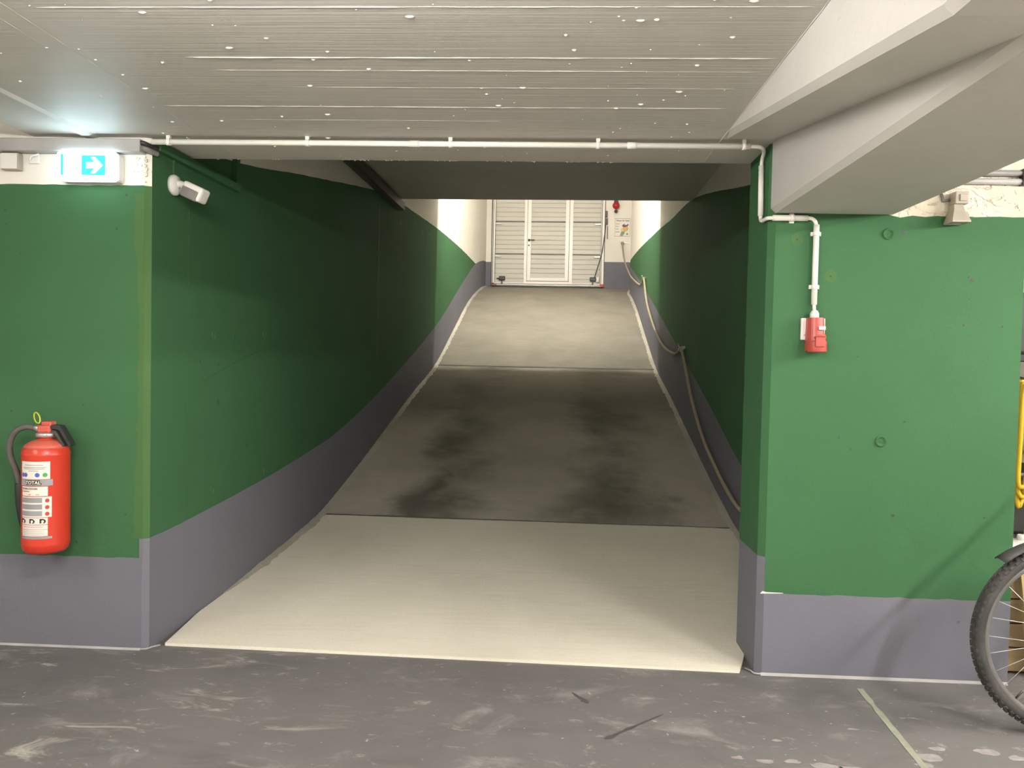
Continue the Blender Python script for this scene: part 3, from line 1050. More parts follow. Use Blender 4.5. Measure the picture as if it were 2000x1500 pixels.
# lever handle with keyhole
h = MB().box((.925, .000, .985), (.965, .013, 1.04), bev=.004)
h.tube([(.945, .01, 1.012), (.945, -.035, 1.012), (.965, -.045, 1.012), (1.07, -.045, 1.010)], .011, 8)
hd = h.build('lever_handle', 'black_plastic', door)
tag(hd, 'black lever handle')
MB().lathe([(.018, -.001), (.018, .008), (.008, .010)], (.945, .0, .90), 'Y', 14).build('keyhole_plate', 'dark_metal', door)
# bottom rails
MB().box((.19, .01, .052), (2.53, .06, .075), bev=.004).build('bottom_rail', 'door_frame', door)
MB().box((.19, -.005, .012), (2.53, .07, .045), bev=.008).build('bottom_rail', 'zinc', door)
MB().box((.19, .0, -.012), (2.53, .06, .010)).build('bottom_seal', 'black_plastic', door)
# guide rails and rollers
for n0, n1, sg in ((.138, .198, 1), (2.522, 2.596, -1)):
    MB().box((n0, -.03, .0), (n1, .0, 2.52), bev=.004).build('guide_rail', 'door_frame', door)
    MB().box((n0 + .012, -.034, .0), (n0 + .026, -.029, 2.52)).build('rail_slot', 'hinge_dark', door)
    for k in (1, 2, 3):
        m = MB()
        x_ = n1 if sg > 0 else n0
        m.box((min(x_, x_ + sg * .14), .0, k * SEC - .075), (max(x_, x_ + sg * .14), .02, k * SEC - .035), bev=.004)
        m.lathe([(.022, 0), (.022, .03)], (x_ + sg * .03, -.03, k * SEC - .055), 'Y', 12)
        m.build('roller_bracket', 'zinc', door)
    MB().box((n0 - .01 if sg > 0 else n0, -.07, -.01), (n1, -.03, .06), bev=.005).build('rail_foot', 'ext_red' if sg < 0 else 'dark_metal', door)
    MB().box((n0 + .02, -.09, .0), (n1 + (.06 if sg > 0 else -.02), -.07, .028), bev=.004).build('reflector', 'socket_red', door)
MB().box((.116, -.012, .0), (.137, -.0005, 2.52)).build('edge_seal', 'black_plastic', door)
MB().box((2.597, -.012, .0), (2.612, -.0005, 2.52)).build('edge_seal', 'hinge_dark', door)
for n0, n1 in ((.30, .435), (2.30, 2.43)):
    m = MB().box((n0, -.03, .13), (n1, .04, .215), bev=.01)
    m.box((n0 + .05, -.01, .05), (n0 + .08, .02, .14))
    m.tube([(n0 - .05 if n0 < 1 else n1 + .05, .0, .16), (n0 if n0 < 1 else n1, .0, .17)], .012, 8)
    tag(m.build('cable_bracket', 'black_plastic', door), 'black bottom bracket box')
MB().box((2.44, -.04, .10), (2.50, .03, .22), bev=.01).build('sensor_box', 'plastic_white', door)
MB().tube(catmull([(2.40, -.03, .20), (2.46, -.05, .42), (2.55, -.05, .75), (2.60, -.045, 1.15), (2.615, -.04, 1.38)], 8), .010, 8).build('spiral_cable', 'black_plastic', door)
m = MB().box((2.60, -.05, 1.36), (2.66, .0, 1.50), bev=.008)
m.box((2.605, -.05, 1.52), (2.65, .0, 1.66), bev=.008)
m.tube([(2.655, -.03, 1.33), (2.66, -.03, 1.05)], .008, 6)
tag(m.build('control_box', 'dark_metal', door), 'small dark control box on the frame')

# ------------------------------------------------------------------ red signal lamp, poster
sl = thing('signal_lamp', 'red globe signal lamp on the wall above the poster', 'lamp', RP(S_DOOR - .001, 2.83, 4.71), (0, 0, -PHI))
MB().box((-.03, -.03, .06), (.03, -.0005, .16), bev=.006).build('bracket', 'dark_metal', sl)
MB().lathe([(.028, .13), (.045, .10), (.05, .06), (.02, .058)], (0, -.09, 0), 'Z', 18).build('cap', 'dark_metal', sl)
MB().tube([(0, -.02, .12), (0, -.06, .125), (0, -.09, .115)], .012, 8).build('arm', 'dark_metal', sl)
MB().lathe([(.012, -.078)] + [(.078 * math.sin(math.pi * k / 12), -.078 * math.cos(math.pi * k / 12)) for k in range(1, 11)] + [(.03, .072)], (0, -.09, 0), 'Z', 24).build('globe', 'lamp_red', sl)
m = MB().lathe([(.036, 0), (.036, .03), (.028, .038), (.014, .038), (.012, .028)], (0, 0, 0), 'Y', 20)
m.xform(lambda p: Vector((p.x, -p.y - .05, p.z - .118)))
m.build('buzzer', 'black_plastic', sl)
m = MB().tube([(0, -.01, -.118), (0, -.055, -.118)], .012, 8)
m.build('buzzer_stem', 'black_plastic', sl)

po = thing('poster', 'white poster with a capped figure on the wall beside the garage door', 'poster', RP(S_DOOR - .001, 2.985, 4.255), (0, 0, -PHI))
PW, PH = .335, .395
MB().box((-PW / 2, -.006, -PH / 2), (PW / 2, -.0005, PH / 2)).build('sheet', 'label_white', po)
for lo, hi in (((-PW / 2, PH / 2 - .008), (PW / 2, PH / 2)), ((-PW / 2, -PH / 2), (PW / 2, -PH / 2 + .008)), ((-PW / 2, -PH / 2), (-PW / 2 + .006, PH / 2)), ((PW / 2 - .006, -PH / 2), (PW / 2, PH / 2))):
    MB().box((lo[0], -.0075, lo[1]), (hi[0], -.006, hi[1])).build('border', 'ink_grey', po)
v_, f_ = text_mesh('Wenn Ihr Seid', .052, bold=.0008)
MB().add([(p.x * .92, -.0078, p.y + .145) for p in v_], f_).build('lettering', 'ink_black', po)
for k, (wd, zz_) in enumerate(((.07, .075), (.055, .02), (.045, -.04), (.075, -.10))):
    m = MB()
    x_ = -.145
    while x_ < -.145 + wd:
        w_ = random.uniform(.006, .014)
        m.box((x_, -.0078, zz_ - random.uniform(.006, .010)), (x_ + w_, -.006, zz_ + random.uniform(.008, .014)))
        x_ += w_ + .004
    m.build('printed_line', 'ink_grey', po)


def pshape(pts, mat, name, lift):
    MB().prism(pts, lambda u, v, d: (u, -d, v), .006, .006 + lift).build(name, mat, po)


def ell(cx, cz, rx, rz, k=18, rot=0.0):
    return [(cx + rx * math.cos(2 * math.pi * i / k) * math.cos(rot) - rz * math.sin(2 * math.pi * i / k) * math.sin(rot),
             cz + rx * math.cos(2 * math.pi * i / k) * math.sin(rot) + rz * math.sin(2 * math.pi * i / k) * math.cos(rot)) for i in range(k)]


pshape(ell(.015, -.045, .055, .04), 'ink_skin', 'printed_ear', .001)
pshape(ell(.065, -.025, .062, .062), 'ink_orange', 'printed_face', .0016)
pshape(ell(.06, .045, .072, .036, 18, .25), 'ink_navy', 'printed_cap', .0024)
pshape(ell(.075, .068, .035, .016, 18, .2), 'label_white', 'printed_badge', .003)
pshape([(-.055, -.185), (-.02, -.08), (.02, -.085), (.02, -.185)], 'ink_grey', 'printed_coat', .0012)
pshape([(.005, -.10), (.055, -.075), (.04, -.15), (.01, -.16)], 'ink_green', 'printed_collar', .002)
pshape(ell(.105, -.145, .022, .022), 'ink_grey', 'printed_hand', .002)

# ------------------------------------------------------------------ rope along the right ramp wall
rope = thing('rope', 'beige rope slung along the right ramp wall between hooks', 'rope', (0, 0, 0))
rp = [(0.75, .50), (1.4, .34), (2.085, .32), (2.54, .384), (3.045, .507), (3.6, .681), (4.19, .966), (4.61, 1.254), (4.95, 1.455), (5.2, 1.425), (5.5, 1.415), (6.23, 1.488), (6.86, 1.618), (7.68, 1.871), (8.5, 2.22), (9.05, 2.63),
      (9.35, 2.60), (9.7, 2.601), (10.68, 2.771), (11.84, 3.021), (12.97, 3.436), (13.72, 3.90)]
pts = [RP(s_, WR - .035 - (.02 if s_ > 12.5 else 0), z_) for s_, z_ in rp]
MB().tube(catmull(pts, 8), .0155, 8).build('cord', 'rope', rope)
MB().lathe([(.03, -.03), (.036, 0), (.028, .03)], pts[-1], 'Z', 10).build('end_knot', 'rope', rope)
for k, (s_, z_) in enumerate(((0.75, .53), (4.95, 1.475), (9.05, 2.65), (13.70, 3.93))):
    hk = thing('wall_hook', ['steel rope hook hidden behind the right jamb', 'steel rope hook on the lower part of the right ramp wall', 'steel rope hook on the upper part of the right ramp wall', 'steel rope hook in the corner beside the poster'][k], 'hook', RP(s_, WR + (flare(s_) if s_ > 12 else 0) - .001, z_) if k < 3 else RP(S_DOOR - .002, WR - .05, z_), (0, 0, -PHI - (math.pi / 2 if k == 3 else 0)), group='steel rope hooks')
    m = MB().tube([(-.003, 0, 0), (-.05, 0, .0), (-.062, 0, .012), (-.064, 0, .035)], .006, 8)
    m.build('shank', 'steel', hk)
    MB().tube([(-.035 + .024 * math.cos(q * math.pi / 8), 0, -.02 + .024 * math.sin(q * math.pi / 8)) for q in range(16)], .005, 6, closed=True).build('eye', 'steel', hk)
    MB().box((-.006, -.06, -.015), (.0, .12, .012), bev=.002).build('plate', 'steel', hk)

# ------------------------------------------------------------------ conduit along the ceiling and down to the socket
cd = thing('cable_conduit', 'white plastic conduit under the ceiling leading down to the red socket', 'conduit', (0, 0, 0))
PR = .0118
zc = 2.193
MB().tube([(-1.70, 3.205, zc), (.80, 3.205, zc)], PR, 12).build('ceiling_pipe', 'conduit_white', cd)
MB().tube([(-.60, 3.205, zc), (-.56, 3.205, zc)], PR + .0018, 12).build('coupling', 'conduit_white', cd)
MB().tube([(.30, 3.205, zc), (.34, 3.205, zc)], PR + .0018, 12).build('coupling', 'conduit_white', cd)
MB().tube(catmull([(.80, 3.205, zc), (.845, 3.215, zc - .001), (.870, 3.26, zc - .006), (.879, 3.315, zc - .02), (.881, 3.335, zc - .05), (.881, 3.335, 2.13)], 6), .008, 10).build('flexible_cable', 'conduit_white', cd)
MB().tube([(.881, 3.335, 2.147), (.881, 3.322, 1.935)], PR, 12).build('wall_pipe', 'conduit_white', cd)
MB().tube(catmull([(.881, 3.323, 1.945), (.881, 3.318, 1.918), (.881, 3.29, 1.908), (.883, 3.25, 1.908), (.890, 3.227, 1.908), (.915, 3.2245, 1.908)], 6), .008, 10).build('flexible_cable', 'conduit_white', cd)
MB().tube([(.905, 3.2245, 1.908), (1.046, 3.2245, 1.909)], PR, 12).build('wall_pipe', 'conduit_white', cd)
MB().tube(catmull([(1.036, 3.2245, 1.909), (1.062, 3.2245, 1.907), (1.078, 3.2245, 1.893), (1.083, 3.2245, 1.865)], 6), .008, 10).build('flexible_cable', 'conduit_white', cd)
MB().tube([(1.083, 3.2245, 1.882), (1.083, 3.2245, 1.555)], PR, 12).build('wall_pipe', 'conduit_white', cd)
MB().tube([(1.083, 3.2245, 1.56), (1.084, 3.222, 1.528)], .007, 10).build('flexible_cable', 'conduit_white', cd)
for x_ in (-1.629, -1.033, -.43, .181, .775):
    m = MB().box((x_ - .008, 3.198, zc + .006), (x_ + .008, 3.212, ZC - .0005))
    m.tube([(x_ - .008, 3.205, zc), (x_ + .008, 3.205, zc)], PR + .003, 12)
    m.build('pipe_clip', 'conduit_white', cd)
for z_ in (1.845, 1.628):
    m = MB().tube([(1.083, 3.2245, z_ - .008), (1.083, 3.2245, z_ + .008)], PR + .003, 12)
    m.box((1.063, 3.228, z_ - .008), (1.103, Y0 - .0005, z_ + .008))
    m.build('pipe_clip', 'conduit_white', cd)
m = MB().tube([(.975, 3.2245, 1.908), (.992, 3.2245, 1.908)], PR + .003, 12)
m.box((.975, 3.228, 1.888), (.992, Y0 - .0005, 1.928))
m.build('pipe_clip', 'conduit_white', cd)
for dz in (0, .018):
    MB().lathe([(.003, 0), (.003, .0006), (.001, .0008)], (0, 0, 0), 'X', 8).xform(lambda p: Vector((.881 - PR - p.x + .0004, 3.333, 2.128 - dz) ) + Vector((0, p.y, p.z))).build('screw_hole', 'black_plastic', cd)

# ------------------------------------------------------------------ red power socket
so = thing('power_socket', 'red industrial power socket on white plate, right green wall', 'socket', (1.087, Y0, 1.41))
MB().box((-.052, -.014, .0), (.045, -.0005, .09), bev=.003).build('back_plate', 'plastic_white', so)
m = MB()
sec = [(.090, .033, .062), (.05, .034, .066), (.01, .035, .070), (-.02, .036, .074), (-.045, .036, .076)]
vs_, fs_ = [], []
for z_, hw, dp in sec:
    for k in range(14):
        a_ = math.pi * k / 13
        vs_.append((hw * math.cos(a_), -.014 - (dp - .014) * max(0.0, math.sin(a_)) ** .6, z_))
for i in range(len(sec) - 1):
    for k in range(13):
        fs_.append((14 * i + k, 14 * i + k + 1, 14 * i + k + 15, 14 * i + k + 14))
    fs_.append((14 * i + 13, 14 * i, 14 * i + 14, 14 * i + 27))
fs_ += [tuple(range(14)), tuple(range(14 * (len(sec) - 1), 14 * len(sec)))[::-1]]
m.add(vs_, fs_)
m.build('housing', 'socket_red', so)
m = MB().lathe([(.036, -.050), (.038, -.045), (.038, -.008), (.036, -.004)], (.002, -.048, 0), 'Z', 20)
m.build('lid_collar', 'socket_red', so)
MB().box((-.018, -.092, -.03), (.022, -.078, .012), bev=.004).build('lid_latch', 'socket_red', so)
MB().tube([(-.020, -.082, .008), (-.014, -.094, .016), (.016, -.094, .016), (.024, -.082, .008)], .004, 6).build('lid_hinge', 'dusty_red', so)
MB().box((.000, -.0755, .040), (.026, -.062, .054), bev=.001).build('rating_label', 'label_white', so)
MB().tube([(-.036, -.01, .02), (-.036, -.016, .02)], .004, 8).build('screw', 'zinc', so)
MB().lathe([(.014, .088), (.018, .092), (.018, .108), (.012, .12), (.009, .122)], (-.003, -.022, 0), 'Z', 14).build('cable_gland', 'plastic_white', so)

# ------------------------------------------------------------------ exit sign
sg = thing('exit_sign', 'glowing emergency exit sign with white arrow above the extinguisher', 'sign', (-1.963, Y0, 2.079))
MB().box((-.127, -.058, -.062), (.127, -.0005, .062), bev=.012).build('housing', 'plastic_white', sg)
m = MB()
poly = [(-.128, -.040), (-.105, -.062), (.118, -.062), (.128, -.052), (.128, .052), (.118, .062), (-.118, .062), (-.128, .052)]
m.prism(poly, lambda u, v, d: (u, -d, v), .0575, .072)
m.build('light_panel', 'sign_white', sg)


def sshape(pts, mat, name, d0=.072, d1=.0728):
    MB().prism(pts, lambda u, v, d: (u, -d, v), d0, d1).build(name, mat, sg)


sshape([(-.112, -.038), (-.100, -.038), (-.100, .050), (-.112, .050)], 'sign_green', 'pictogram_strip')
sshape([(-.022, -.038), (.082, -.038), (.082, .046), (-.022, .046)], 'sign_green', 'arrow_field')
sshape([(.000, -.008), (.034, -.008), (.020, -.030), (.036, -.030), (.070, .004), (.036, .038), (.020, .038), (.034, .016), (.000, .016)], 'sign_white', 'arrow', .0728, .0735)
sshape(ell(-.062, .026, .008, .008, 12), 'sign_pale', 'runner_head')
sshape([(-.078, .012), (-.060, .018), (-.048, .006), (-.056, -.004), (-.044, -.016), (-.050, -.024), (-.066, -.008), (-.080, -.026), (-.086, -.020), (-.072, .000)], 'sign_pale', 'runner_body')

# ------------------------------------------------------------------ grey trunking and boxes above the left wall
du = thing('cable_trunking', 'grey cable trunking along the wall above the exit sign', 'trunking', (0, 0, 0))
MB().box((-5.15, Y0 - .058, 2.146), (-1.742, Y0 - .0005, 2.200), bev=.003).build('trunk', 'duct_grey', du)
for k, (dy, dz, r_) in enumerate(((-.045, 2.185, .010), (-.03, 2.165, .012), (-.018, 2.188, .008))):
    MB().tube(catmull([(-1.76, Y0 + dy, dz), (-1.735, Y0 + dy, dz), (-1.722, Y0 + dy + .02, dz - .004), (-1.712, Y0 + .03, dz - .006)], 5), r_, 8).build('cable', 'black_plastic' if k != 1 else 'plastic_grey', du)
jb = thing('junction_box', 'beige junction box at the left edge below the trunking', 'box', (-2.325, Y0, 2.108))
MB().box((-.040, -.035, -.038), (.038, -.0005, .036), bev=.005).build('body', 'plastic_beige', jb)
MB().box((-.036, -.040, -.034), (.034, -.035, .032), bev=.002).build('cover', 'plastic_white', jb)
cs = thing('cable_stub', 'capped white cable stub between junction box and exit sign', 'cable end', (-2.235, Y0, 2.125))
MB().box((-.022, -.012, -.022), (.022, -.0005, .02), bev=.003).build('plate', 'plastic_white', cs)
MB().tube(catmull([(-.015, -.014, -.01), (-.005, -.02, .006), (.012, -.018, .012), (.024, -.012, .018)], 5), .005, 8).build('wire', 'plastic_white', cs)
# flaking render between sign and corner
m = MB()
for i in range(26):
    x_, z_ = random.uniform(-1.80, -1.745), random.uniform(2.03, 2.14)
    if random.random() < .5:
        x_ = random.uniform(-1.752, -1.740)
    r_ = random.uniform(.003, .010)
    m.prism([(x_ + r_ * random.uniform(.5, 1.2) * math.cos(k * 1.05), z_ + r_ * random.uniform(.5, 1.2) * math.sin(k * 1.05)) for k in range(6)], lambda u, v, d: (u, Y0 - d, v), -.001, random.uniform(.002, .006))
fk = m.build('flaking_render', 'rough_plaster', wfl)
fk['kind'] = 'stuff'

# green-painted duct on the left ramp wall
gd = thing('wall_duct', 'green painted cable duct above the motion detector', 'duct', (0, 0, 0))
MB().prism([(.001, 2.172), (.030, 2.172), (.030, 2.212), (.001, 2.212)], lambda u, v, d: RP(d, u, v), .03, .85).build('duct', 'green_paint', gd)
MB().prism([(.001, 2.213), (.026, 2.213), (.026, 2.42), (.001, 2.42)], lambda u, v, d: RP(d, u, v), .81, .85).build('riser', 'green_paint', gd)
MB().prism([(.001, 2.085), (.008, 2.085), (.008, 2.172), (.001, 2.172)], lambda u, v, d: RP(d, u, v), .185, .197).build('drop_cable', 'green_paint', gd)

# dark channel along the upper left corner of the ramp
ch = thing('steel_channel', 'dark steel channel under the ramp soffit at left', 'channel', (0, 0, 0))
MB().prism([(.005, 2.845), (.085, 2.845), (.085, 2.925), (.075, 2.925), (.075, 2.857), (.015, 2.857), (.015, 2.925), (.005, 2.925)], lambda u, v, d: RP(d, u, v), .9, S_SLAB + .07).build('rail', 'dark_metal', ch)
for s_ in (1.2, 2.6, 3.9, 4.6):
    MB().prism([(.001, 2.87), (.04, 2.87), (.04, 2.949), (.001, 2.949)], lambda u, v, d: RP(d, u, v), s_, s_ + .03).build('bracket', 'dark_metal', ch)

# ------------------------------------------------------------------ motion detector
md = thing('motion_detector', 'white motion detector with swivel head on the left ramp wall', 'motion detector', RP(.185, 0, 2.06), (0, 0, -PHI))
m = MB().lathe([(.046, .001), (.047, .014), (.040, .026), (.018, .032), (.004, .033)], (0, 0, 0), 'X', 24)
m.build('base', 'plastic_white', md)
MB().tube(catmull([(.022, .0, .0), (.040, -.004, .004), (.058, -.004, -.004), (.075, .0, -.014)], 5), [.016] * 15 + [.015], 10).build('arm', 'plastic_white', md)
hm = Matrix.Translation(Vector((.112, -.006, -.030))) @ Matrix.Rotation(math.radians(24), 4, 'Y') @ Matrix.Rotation(math.radians(-8), 4, 'Z')
m = MB().box((-.054, -.034, -.038), (.054, .032, .028), bev=.011)
m.xform(lambda p: hm @ p)
m.build('head', 'plastic_white', md)
m = MB().box((-.046, -.039, -.042), (.040, -.012, .004), bev=.006)
m.xform(lambda p: hm @ p)
m.build('lens', 'plastic_grey', md)

# ------------------------------------------------------------------ fire extinguisher
EX, EY = -2.108, 3.128
fx = thing('fire_extinguisher', 'red fire extinguisher hanging on the left green wall', 'fire extinguisher', (EX, EY, .455))
MB().lathe([(.060, .004), (.074, .0), (.084, .010), (.089, .028), (.0905, .036), (.0905, .040), (.090, .044), (.090, .405), (.0912, .409), (.0912, .415), (.090, .419), (.086, .436), (.074, .452), (.055, .464), (.036, .470), (.030, .474), (.030, .480)], (0, 0, 0), 'Z', 48).build('cylinder', 'ext_red', fx)
MB().lathe([(.0865, .4365), (.0745, .4525), (.0555, .4645), (.0365, .4705)], (0, 0, .0006), 'Z', 48).build('dusty_shoulder', 'dusty_red', fx)
MB().lathe([(.036, .480), (.041, .484), (.041, .497), (.036, .502)], (0, 0, 0), 'Z', 24).build('collar', 'steel', fx)
m = MB().box((-.026, -.024, .500), (.030, .024, .532), bev=.008)
m.box((-.01, -.02, .528), (.034, .02, .548), bev=.006)
m.build('valve_head', 'dusty_red', fx)
MB().tube([(-.024, 0, .518), (-.046, -.004, .518)], .016, 12).build('hose_nut', 'steel', fx)
m = MB().prism([(.018, .536), (.070, .532), (.118, .452), (.108, .446), (.064, .516), (.018, .520)], lambda u, v, d: (u, d, v), -.017, .017)
m.build('lever', 'black_plastic', fx)
m = MB().prism([(.028, .512), (.050, .510), (.088, .450), (.080, .444), (.046, .494), (.028, .498)], lambda u, v, d: (u, d, v), -.014, .014)
m.build('carry_handle', 'dark_metal', fx)
MB().tube([(.022, -.026, .49), (.022, -.034, .49)], .006, 8).build('bolt', 'steel', fx)
hp = catmull([(-.046, -.004, .518), (-.085, -.010, .522), (-.125, -.015, .500), (-.148, -.015, .450), (-.146, -.012, .395), (-.128, -.006, .34), (-.120, .0, .300), (-.118, .008, .265)], 7)
MB().tube(hp, .0125, 12).build('hose', 'hose_rubber', fx)
nz = [(-.118, .008, .285), (-.119, .008, .27), (-.119, .014, .20), (-.116, .020, .13), (-.110, .024, .075)]
MB().tube(nz, [.016, .021, .021, .018, .013], 14).build('nozzle', 'black_plastic', fx)
MB().tube([(-.022 + .030 * math.cos(q * math.pi / 9) * math.cos(.6) - .013 * math.sin(q * math.pi / 9) * math.sin(.6) * -1, -.026 - .02 * math.cos(q * math.pi / 9),
            .563 - .030 * math.cos(q * math.pi / 9) * math.sin(.6) + .015 * math.sin(q * math.pi / 9) * math.cos(.6)) for q in range(18)], .003, 6, closed=True).build('safety_seal', 'tag_yellow', fx)
MB().box((-.035, .088, .30), (.035, EY and (Y0 - EY - .0005), .33), bev=.003).build('wall_bracket', 'dark_metal', fx)


def wrap(u, v, lift):
    """bend a flat label (u along the girth, v up) around the cylinder; u = 0 faces the room"""
    r_ = .0903 + lift
    a_ = (u + .016) / .0903 - math.pi / 2
    return (r_ * math.cos(a_), r_ * math.sin(a_), v)


def label(u0, u1, v0, v1, mat, name, lift=.0006, parent=fx):
    m = MB()
    k = max(2, int((u1 - u0) / .005))
    vs_ = []
    for i in range(k + 1):
        u = u0 + (u1 - u0) * i / k
        vs_ += [wrap(u, v0, lift), wrap(u, v1, lift)]
    m.add(vs_, [(2 * i, 2 * i + 2, 2 * i + 3, 2 * i + 1) for i in range(k)], 0, True)
    return m.build(name, mat, parent)


def ltext(body, size, u, v, mat, parent, lift=.0016, bold=0.0, sx=1.0, align='CENTER'):
    v_, f_ = text_mesh(body, size, align, bold)
    return MB().add([wrap(u + p.x * sx, v + p.y, lift) for p in v_], f_).build('lettering', mat, parent)


U0, U1 = -.070, .058
lb = label(U0, U1 - .006, .316, .388, 'label_white', 'inspection_label')
for k, (w_, zz_) in enumerate(((.075, .374), (.095, .364), (.085, .358), (.04, .350))):
    x_ = -.01 - w_ / 2
    q = label(x_, x_ + w_, zz_ - .0012, zz_ + .0012, 'ink_grey', 'printed_line', .0012, lb)
for u, mt in ((-.058, 'ink_blue'), (-.043, 'ink_blue'), (.006, 'ink_blue'), (.034, 'ink_green')):
    v_ = [wrap(u + .009 * math.cos(2 * math.pi * k / 16), .333 + .009 * math.sin(2 * math.pi * k / 16), .0013) for k in range(16)]
    MB().add(v_, [tuple(range(16))]).build('printed_dot', mt, lb)
lb = label(U0 - .004, U1 + .004, .288, .314, 'label_grey', 'brand_band')
ltext('TOTAL', .019, -.012, .301, 'ink_black', lb, .0012, .0035)
ltext('TOTAL', .019, -.012, .301, 'label_white', lb, .0020, .0006)
lb = label(U0 + .004, U1 - .014, .246, .285, 'label_white', 'type_label')
ltext('FEUERLÖSCHER', .0095, U0 + .010, .276, 'ink_black', lb, .0014, .0002, 1.0, 'LEFT')
label(U0 + .010, U0 + .045, .2635, .2665, 'ink_red', 'printed_line', .0012, lb)
label(U0 + .04, U0 + .050, .2505, .253, 'ink_red', 'printed_line', .0012, lb)
label(U0 + .07, U0 + .085, .2505, .253, 'ink_grey', 'printed_line', .0012, lb)
lb = label(U0 + .002, U1, .158, .243, 'label_white', 'instruction_label')
for k in range(3):
    zz_ = .229 - k * .0275
    label(U0 + .005, U0 + .094, zz_ - .0105, zz_ + .0105, 'label_grey', 'instruction_bar', .0012, lb)
    label(U0 + .007, U0 + .007 + (.048, .052, .022)[k], zz_ + .003, zz_ + .006, 'ink_grey', 'printed_line', .0018, lb)
    label(U0 + .007, U0 + .007 + (.034, .060, .026)[k], zz_ - .006, zz_ - .003, 'ink_grey', 'printed_line', .0018, lb)
    v_ = [wrap(U0 + .112 + .008 * math.cos(2 * math.pi * q / 12), zz_ - .002 + .0085 * math.sin(2 * math.pi * q / 12), .0014) for q in range(12)]
    MB().add(v_, [tuple(range(12))]).build('printed_picture', 'ink_red', lb)
lb = label(U0 + .004, U1 - .014, .128, .156, 'label_white', 'pictogram_label')
for k, u in enumerate((-.055, -.014, .026)):
    v_ = [wrap(u + a_ * .011, .142 + b_ * .010, .0013) for a_, b_ in ((-1, 1), (.2, 1), (1, .3), (1, -.4), (.4, -1), (-.2, -.6), (-1, -1))]
    MB().add(v_, [tuple(range(7))]).build('pictogram', 'ink_black', lb)
    v_ = [wrap(u + .005 * math.cos(q) , .141 + .006 * math.sin(q), .0019) for q in [2 * math.pi * i / 10 for i in range(10)]]
    MB().add(v_, [tuple(range(10))]).build('pictogram_gap', 'label_white', lb)
lb = label(U0 + .004, U1 - .014, .108, .126, 'label_white', 'small_print_label')
label(U0 + .012, U1 - .03, .118, .1195, 'ink_red', 'printed_line', .0012, lb)
lb = label(U0 + .004, U1 - .014, .080, .1065, 'label_white', 'maker_label')
for zz_ in (.100, .093, .086):
    label(U0 + .010, U1 - .02 - .01 * random.random(), zz_ - .0006, zz_ + .0006, 'ink_grey', 'printed_line', .0012, lb)
label(U0 + .0, U1 + .002, .068, .078, 'label_grey', 'foot_band')

# ------------------------------------------------------------------ fixtures on the right wall
hn = thing('alarm_horn', 'beige box with flared horn at the top of the right wall', 'horn', (1.632, Y0, 1.955))
MB().box((-.018, -.055, .012), (.036, -.0005, .062), bev=.004).build('box', 'plastic_beige', hn)
MB().box((-.002, -.060, .022), (.026, -.054, .050), bev=.002).build('cover_plate', 'plastic_beige', hn)
m = MB()
ring = lambda hw, y0, y1, z_: [(-hw, y0, z_), (hw, y0, z_), (hw, y1, z_), (-hw, y1, z_)]
vs_ = ring(.017, -.045, -.006, .012) + ring(.022, -.055, -.004, -.018) + ring(.036, -.075, -.002, -.058) + ring(.036, -.075, -.002, -.064) + ring(.032, -.071, -.006, -.060)
fs_ = []
for i in range(4):
    for k in range(4):
        fs_.append((4 * i + k, 4 * i + (k + 1) % 4, 4 * i + 4 + (k + 1) % 4, 4 * i + 4 + k))
fs_.append((16, 17, 18, 19))
m.add(vs_, fs_)
m.build('flare', 'plastic_beige', hn)
MB().tube([(-.02, -.012, .035), (-.045, -.012, .03), (-.05, -.006, .06)], .006, 8).build('cable', 'plastic_grey', hn)
pp = thing('pipe_pair', 'two grey pipes on the plaster above the right wall', 'pipes', (0, 0, 0))
for z_ in (2.100, 2.066):
    MB().tube([(1.42, Y0 - .014, z_), (XE, Y0 - .014, z_)], .0125, 12).build('pipe', 'plastic_grey' if z_ > 2.08 else 'duct_grey', pp)
for x_ in (1.55, 1.90):
    MB().box((x_ - .01, Y0 - .03, 2.05), (x_ + .01, Y0 - .0005, 2.116), bev=.002).build('clip', 'dark_metal', pp)

# ------------------------------------------------------------------ bicycle
bk = thing('bicycle', 'bicycle with knobbly tyre parked before the right wall end', 'bicycle', (1.884, 2.80, 0))
RT = .352


